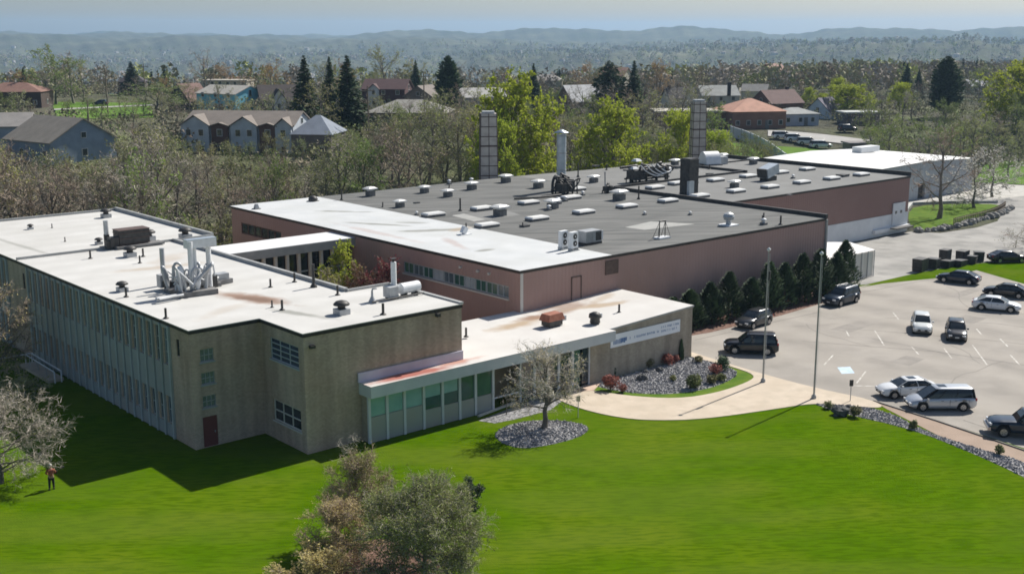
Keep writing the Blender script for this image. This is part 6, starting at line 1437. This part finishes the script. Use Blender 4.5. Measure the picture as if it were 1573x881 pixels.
# sunny lawn and street at the left, bank at the right, on the terrain
def drape(name, pts, m, lift=.12, n=14):
    """quad patch p00,p10,p11,p01 in (px, depth) laid on the terrain"""
    mb = MB(); a, b, c, d = pts; vs = []
    for j in range(n+1):
        for i in range(n+1):
            u, v = i/n, j/n; px = (a[0]*(1-u)+b[0]*u)*(1-v)+(d[0]*(1-u)+c[0]*u)*v; dd = (a[1]*(1-u)+b[1]*u)*(1-v)+(d[1]*(1-u)+c[1]*u)*v
            p = atd(px, dd); vs.append((p.x, p.y, p.z+lift))
    mb.add(vs, [(j*(n+1)+i, j*(n+1)+i+1, (j+1)*(n+1)+i+1, (j+1)*(n+1)+i) for j in range(n) for i in range(n)], 0, True)
    o = mb.build(name, M[m]); tag(o, kind='structure'); return o
M['far_lawn'] = mat('far_lawn', (.085, .17, .02), (.12, .20, .03), scale=.2, rough=1, spec=.1)
M['street'] = mat('pale_street', (.40, .39, .37), (.34, .33, .31), scale=.3, rough=.95)
drape('lawn', [(90, 285), (238, 290), (232, 352), (80, 358)], 'far_lawn', .14)
drape('street', [(85, 318), (236, 338), (236, 343), (85, 323)], 'street', .22)
drape('lawn', [(1085, 214), (1310, 232), (1300, 268), (1100, 262)], 'far_lawn', .14)
drape('lawn', [(520, 158), (710, 166), (700, 190), (530, 180)], 'far_lawn', .14)
drape('street', [(1180, 276), (1330, 276), (1340, 284), (1180, 286)], 'street', .2)
drape('lawn', [(1500, 225), (1700, 215), (1760, 262), (1520, 262)], 'far_lawn', .14)
# grey curved fence and white vans on the bank
o = thing('bank_fence', 'long pale grey curving board fence on the green bank', 'fence')
pp = [atd(1122, 272), atd(1150, 266), atd(1180, 258), atd(1200, 250), atd(1214, 244)]; pp = chaik3(pp)
b = MB()
for i in range(len(pp)-1):
    a, c = pp[i], pp[i+1]; n = Vector((c.y-a.y, a.x-c.x, 0)).normalized()*.08
    b.add([a-n, c-n, c+n, a+n, a-n+Vector((0, 0, 2.4)), c-n+Vector((0, 0, 2.4)), c+n+Vector((0, 0, 2.4)), a+n+Vector((0, 0, 2.4))], [(0, 1, 5, 4), (2, 3, 7, 6), (4, 5, 6, 7), (1, 2, 6, 5), (3, 0, 4, 7)])
b.build('board_panel', M['fascia'], o)
b = MB(); [b.rbox((p.x, p.y, p.z+1.25), (.2, .2, 2.6)) for p in pp[::2]]; b.build('post', M['coping'], o)
g = 'vehicles on the street behind the factory'
for px, d, kd, pm, lb, hd in ((1203, 274, 'van', WHT, 'white van at the left end of the line behind the bank fence', 5), (1222, 272, 'suv', WHT, 'white SUV second in the line on the bank behind the factory', 8), (1242, 270, 'van', PWT, 'white van third in the line on the bank behind the factory', -6),
                          (1262, 268, 'van', WHT, 'white van at the right end of the line on the bank', 10), (1302, 292, 'suv', BLK, 'black SUV by the flat garage right of the A frame house', 20), (1004-35, 318, 'sedan', SIL, 'silver car half hidden below the pointed evergreen', 10), (1290, 252, 'van', PWT, 'covered white van beside the grey shed', 60)):
    make_car(kd, pm, lb, 'van' if kd == 'van' else 'car', atd(px, d)+Vector((0, 0, .2)), -YAW+R_(hd), g)
make_car('cross', NAV, 'dark blue car on the street by the sunny lawn at left', 'car', atd(156, 338)+Vector((0, 0, .25)), -YAW+R_(175), g)
# utility poles
for i, (px, d, h, lb) in enumerate(((168, 300, 11.5, 'wooden utility pole left of the spreading green tree'), (226, 330, 12, 'wooden utility pole right of the small skyline conifer'), (568, 212, 11, 'wooden utility pole in front of the tall conifers'), (653, 255, 12, 'utility pole before the grey hipped roof'), (1008, 330, 14, 'wooden utility pole right of the pointed evergreen'), (140, 240, 7, 'short dark post in the sunny lawn at left'))):
    o = thing('utility_pole', lb, 'utility pole', atd(px, d), -YAW+R_(25), 'utility poles')
    MB().tube([(0, 0, -1), (0, 0, h)], [.17, .11], 7).build('pole', M['wood'], o)
    if h > 8: b = MB(); b.box(-1.2, 1.2, -.07, .07, h-.9, h-.75); [b.tube([(x, 0, h-.75), (x, 0, h-.5)], .06, 5) for x in (-1.1, -.5, .5, 1.1)]; b.build('crossarm', M['wood'], o)

# ------------------------------------------------------------------ far woods (uncountable): leaf clumps on the terrain
def woods(name, label, n, dr, pr, seed, cols, hs=(8, 15), tri=44, sz=1.0, xy_=None, flat=1.0):
    rn = np.random.default_rng(seed)
    d = np.exp(rn.uniform(np.log(dr[0]), np.log(dr[1]), n)); px = rn.uniform(pr[0], pr[1], n)
    l = (px-786.5)/F*d*1.022; x = d*math.sin(YAW)+l*math.cos(YAW); y = d*math.cos(YAW)-l*math.sin(YAW)
    if xy_: x, y = xy_; n = len(x)
    z = hh(x, y, True)
    H = rn.uniform(*hs, n); Rr = H*rn.uniform(.28, .42, n)*flat; ci = rn.choice(len(cols), n, p=[c[3] for c in cols]); con = np.array([c[4] for c in cols])[ci]
    Rr = np.where(con > 0, H*.2, Rr)
    u = rn.normal(size=(n, tri, 3)); u /= np.linalg.norm(u, axis=-1, keepdims=True); q = rn.uniform(.35, 1, (n, tri, 1))**.6
    P = u*q; hz = P[..., 2]*.5+.5
    wz = np.where(con[:, None] > 0, (1-hz)*1.15, 1.0)
    C = np.stack([x[:, None]+P[..., 0]*Rr[:, None]*wz, y[:, None]+P[..., 1]*Rr[:, None]*wz, z[:, None]+H[:, None]*(.18+.82*hz)], -1)
    s = (Rr[:, None, None]*rn.uniform(.18, .42, (n, tri, 1))*sz)
    a = rn.normal(size=(n, tri, 3)); a /= np.linalg.norm(a, axis=-1, keepdims=True); b = np.cross(a, rn.normal(size=(n, tri, 3))); b /= np.linalg.norm(b, axis=-1, keepdims=True)
    V = np.stack([C-a*s-b*s*.6, C+a*s-b*s*.3, C+b*s], 2).reshape(-1, 3)
    nt_ = n*tri; me = bpy.data.meshes.new(name); me.vertices.add(nt_*3); me.vertices.foreach_set('co', V.astype(np.float32).ravel())
    me.loops.add(nt_*3); me.loops.foreach_set('vertex_index', np.arange(nt_*3, dtype=np.int32)); me.polygons.add(nt_)
    me.polygons.foreach_set('loop_start', np.arange(0, nt_*3, 3, dtype=np.int32)); me.update(calc_edges=True)
    col = np.array([c[:3] for c in cols])[ci][:, None, :]*rn.uniform(.7, 1.3, (n, 1, 1))*rn.uniform(.75, 1.25, (n, tri, 1)); col = np.repeat(col.reshape(-1, 3), 3, 0)
    at_ = me.color_attributes.new('tone', 'FLOAT_COLOR', 'POINT'); at_.data.foreach_set('color', np.c_[col, np.ones(len(col))].astype(np.float32).ravel())
    m = bpy.data.materials.get('far_foliage')
    if not m:
        m = bpy.data.materials.new('far_foliage'); m.use_nodes = True; nt = m.node_tree; bs = nt.nodes['Principled BSDF']; an = nt.nodes.new('ShaderNodeAttribute'); an.attribute_name = 'tone'
        nt.links.new(an.outputs['Color'], bs.inputs['Base Color']); bs.inputs['Roughness'].default_value = 1; bs.inputs['Specular IOR Level'].default_value = .1
    me.materials.append(m); o = link(name, me); tag(o, label, 'woods', kind='stuff')
COLS = [(.34, .30, .25, .42, 0), (.30, .29, .18, .27, 0), (.36, .38, .15, .16, 0), (.33, .36, .15, .05, 0), (.035, .06, .035, .055, 1), (.33, .27, .20, .045, 0)]
woods('far_woods', 'grey brown spring woods with dark conifers covering the slopes beyond the houses', 2800, (440, 1000), (-120, 1700), 1, COLS, (8, 14), 120, .5)
woods('distant_woods', 'hazy blue grey woods on the far hills', 11000, (950, 4200), (-200, 1780), 2, COLS, (9, 16), 26, 1.1)
woods('undergrowth', 'tangled olive and brown undergrowth between the houses and trees', 0, (1, 2), (0, 1), 6, [(.25, .22, .16, .40, 0), (.22, .22, .12, .38, 0), (.22, .26, .11, .12, 0), (.17, .14, .11, .1, 0)], (1.6, 4.8), 52, .32, (ux, uy), 1.9)
# specks of the far town
def far_town():
    rn = np.random.default_rng(5); b = MB()
    for k in range(240):
        px = rn.choice([rn.uniform(0, 480), rn.uniform(-100, 1650)]); d = math.exp(rn.uniform(math.log(1500), math.log(4200))); p = atd(px, d); w = rn.uniform(5, 11); h = rn.uniform(4, 7); a = rn.uniform(0, 3)
        b.rbox((p.x, p.y, p.z+h/2+4), (w*1.4, w, h), a, 0); b.rbox((p.x, p.y, p.z+h+4.8), (w*1.5, w*1.1, 1.8), a, 1, taper=.5)
    o = b.build('distant_town', [hm((.55, .54, .52)), hm((.28, .25, .24), 'roof_shingle')]); tag(o, 'tiny pale houses scattered over the far hazy valley', 'town', kind='stuff')
far_town()

# ------------------------------------------------------------------ person on the lawn at the left
def skin(name, chains, m, parent, lv=1, root=0):
    """chains: list of lists of (x,y,z,r); first point of later chains may be an int index of an existing vertex"""
    vs = []; es = []; rs = []
    for ch in chains:
        prev = None
        for c in ch:
            if isinstance(c, int): prev = c; continue
            vs.append(c[:3]); rs.append(c[3]); i = len(vs)-1
            if prev is not None: es.append((prev, i))
            prev = i
    me = bpy.data.meshes.new(name); me.from_pydata(vs, es, []); me.update(); me.materials.append(m)
    o = link(name, me, parent); md = o.modifiers.new('skin', 'SKIN'); md.use_smooth_shade = True
    for i, r in enumerate(rs): v = me.skin_vertices[0].data[i]; v.radius = (r, r) if not isinstance(r, tuple) else r
    me.skin_vertices[0].data[root].use_root = True
    if lv: s = o.modifiers.new('sub', 'SUBSURF'); s.levels = s.render_levels = lv
    return o
pz = thing('person', 'person in red brown jacket and dark trousers on the lawn, holding a dark tool', 'person', at(80, 751), R_(-20))
SK = mat('skin', (.42, .25, .18), rough=.6); JK = mat('red_jacket', (.26, .075, .045), (.32, .10, .06), scale=6, rough=.8, obj=True); TR = mat('dark_trousers', (.022, .022, .026), rough=.9); CPC = mat('pale_cap', (.42, .42, .38), rough=.8)
body = [[(0, 0, .95, .13), (0, .01, 1.15, .14), (0, .03, 1.36, .155), (0, .05, 1.49, .06), (0, .07, 1.57, .075), (0, .09, 1.66, .095), (0, .085, 1.72, .075)],
        [2, (.2, .03, 1.40, .065), (.29, .08, 1.17, .05), (.20, .33, 1.06, .036), (.18, .40, 1.05, .033)], [2, (-.2, .03, 1.40, .065), (-.30, .06, 1.16, .05), (-.16, .30, 1.0, .036), (-.13, .37, .98, .033)],
        [0, (.10, 0, .86, .11), (.12, .04, .48, .068), (.13, 0, .09, .045), (.14, .14, .04, .04)], [0, (-.10, 0, .86, .11), (-.13, .0, .48, .068), (-.15, -.08, .09, .045), (-.15, .06, .04, .04)]]
skin('body', body, SK, pz)
for s, bx, by, bz in ((1, .18, .40, 1.05), (-1, -.13, .37, .98)):
    for k in range(4): skin('finger', [[(bx+(k-1.5)*.02, by, bz, .011), (bx+(k-1.5)*.022, by+.05+.006*(k in (1, 2)), bz-.015, .010), (bx+(k-1.5)*.02, by+.065, bz-.05, .009)]], SK, pz, 1)
    skin('thumb', [[(bx-s*.03, by-.01, bz, .012), (bx-s*.05, by+.03, bz-.01, .011), (bx-s*.045, by+.05, bz-.03, .010)]], SK, pz, 1)
skin('jacket', [[(0, 0, .88, .17), (0, .01, 1.12, .165), (0, .03, 1.36, .18), (0, .045, 1.46, .09)], [2, (.21, .03, 1.40, .085), (.30, .08, 1.17, .068), (.22, .29, 1.07, .05)], [2, (-.21, .03, 1.40, .085), (-.31, .06, 1.16, .068), (-.18, .27, 1.01, .05)]], JK, pz)
skin('trousers', [[(0, 0, .93, .15), (.10, 0, .82, .12), (.12, .04, .48, .088), (.13, 0, .10, .066)], [0, (-.10, 0, .82, .12), (-.13, 0, .48, .088), (-.15, -.08, .10, .066)]], TR, pz)
for x, y in ((.135, .05), (-.15, -.03)): MB().rbox((x, y+.03, .045), (.10, .29, .09), taper=.8).build('shoe', M['trimblack'], pz)
MB().lathe([(.115, 1.69), (.118, 1.73), (.10, 1.79), (.04, 1.825)], (0, .085, 0), 12).add([(-.09, .16, 1.70), (.09, .16, 1.70), (.07, .27, 1.69), (-.07, .27, 1.69), (-.09, .16, 1.715), (.09, .16, 1.715), (.07, .27, 1.70), (-.07, .27, 1.70)], [(3, 2, 1, 0), (4, 5, 6, 7), (0, 1, 5, 4), (1, 2, 6, 5), (2, 3, 7, 6)]).build('cap', CPC, pz)
f = MB(); [f.lathe([(.012, 0), (.012, .01)], (sx*.035, .178, 1.655), 6) for sx in (-1, 1)]; f.build('eye', M['trimblack'], pz)
f = MB(); f.rbox((0, .19, 1.635), (.025, .035, .045), taper=.5); f.build('nose', SK, pz); f = MB(); f.rbox((0, .18, 1.60), (.05, .012, .01)); f.build('mouth', hm((.30, .10, .09)), pz)
f = MB(); [f.rbox((sx*.098, .085, 1.65), (.02, .04, .06)) for sx in (-1, 1)]; f.build('ear', SK, pz)
pz.scale = (.92, .92, .92)
tl = thing('hand_tool', 'dark hand held garden tool carried by the person on the lawn', 'tool', pz.location, R_(-20))
MB().tube([(-.15, .36, .99), (.19, .42, 1.04), (.75, .62, 1.28)], .02, 6).build('shaft', M['dark_metal'], tl); MB().rbox((.28, .45, 1.06), (.26, .16, .18)).build('motor', M['trimblack'], tl); tl.scale = (.92, .92, .92); MB().rbox((.78, .63, 1.29), (.22, .10, .08), .3).build('head', M['dark_metal'], tl)

# ------------------------------------------------------------------ haze
hz = MB(); hz.box(-10600, 10600, -10600, 10600, -150, 150)
hb = hz.build('haze', []); hm_ = bpy.data.materials.new('haze_air'); hm_.use_nodes = True; nt = hm_.node_tree; nt.nodes.remove(nt.nodes['Principled BSDF'])
pv = nt.nodes.new('ShaderNodeVolumePrincipled'); pv.inputs['Color'].default_value = (.46, .71, 1.0, 1); pv.inputs['Density'].default_value = 1.05e-4; pv.inputs['Anisotropy'].default_value = .2
nt.links.new(pv.outputs[0], nt.nodes['Material Output'].inputs['Volume']); hb.data.materials.append(hm_); tag(hb, 'blue summer haze over the far hills', 'haze', kind='stuff')
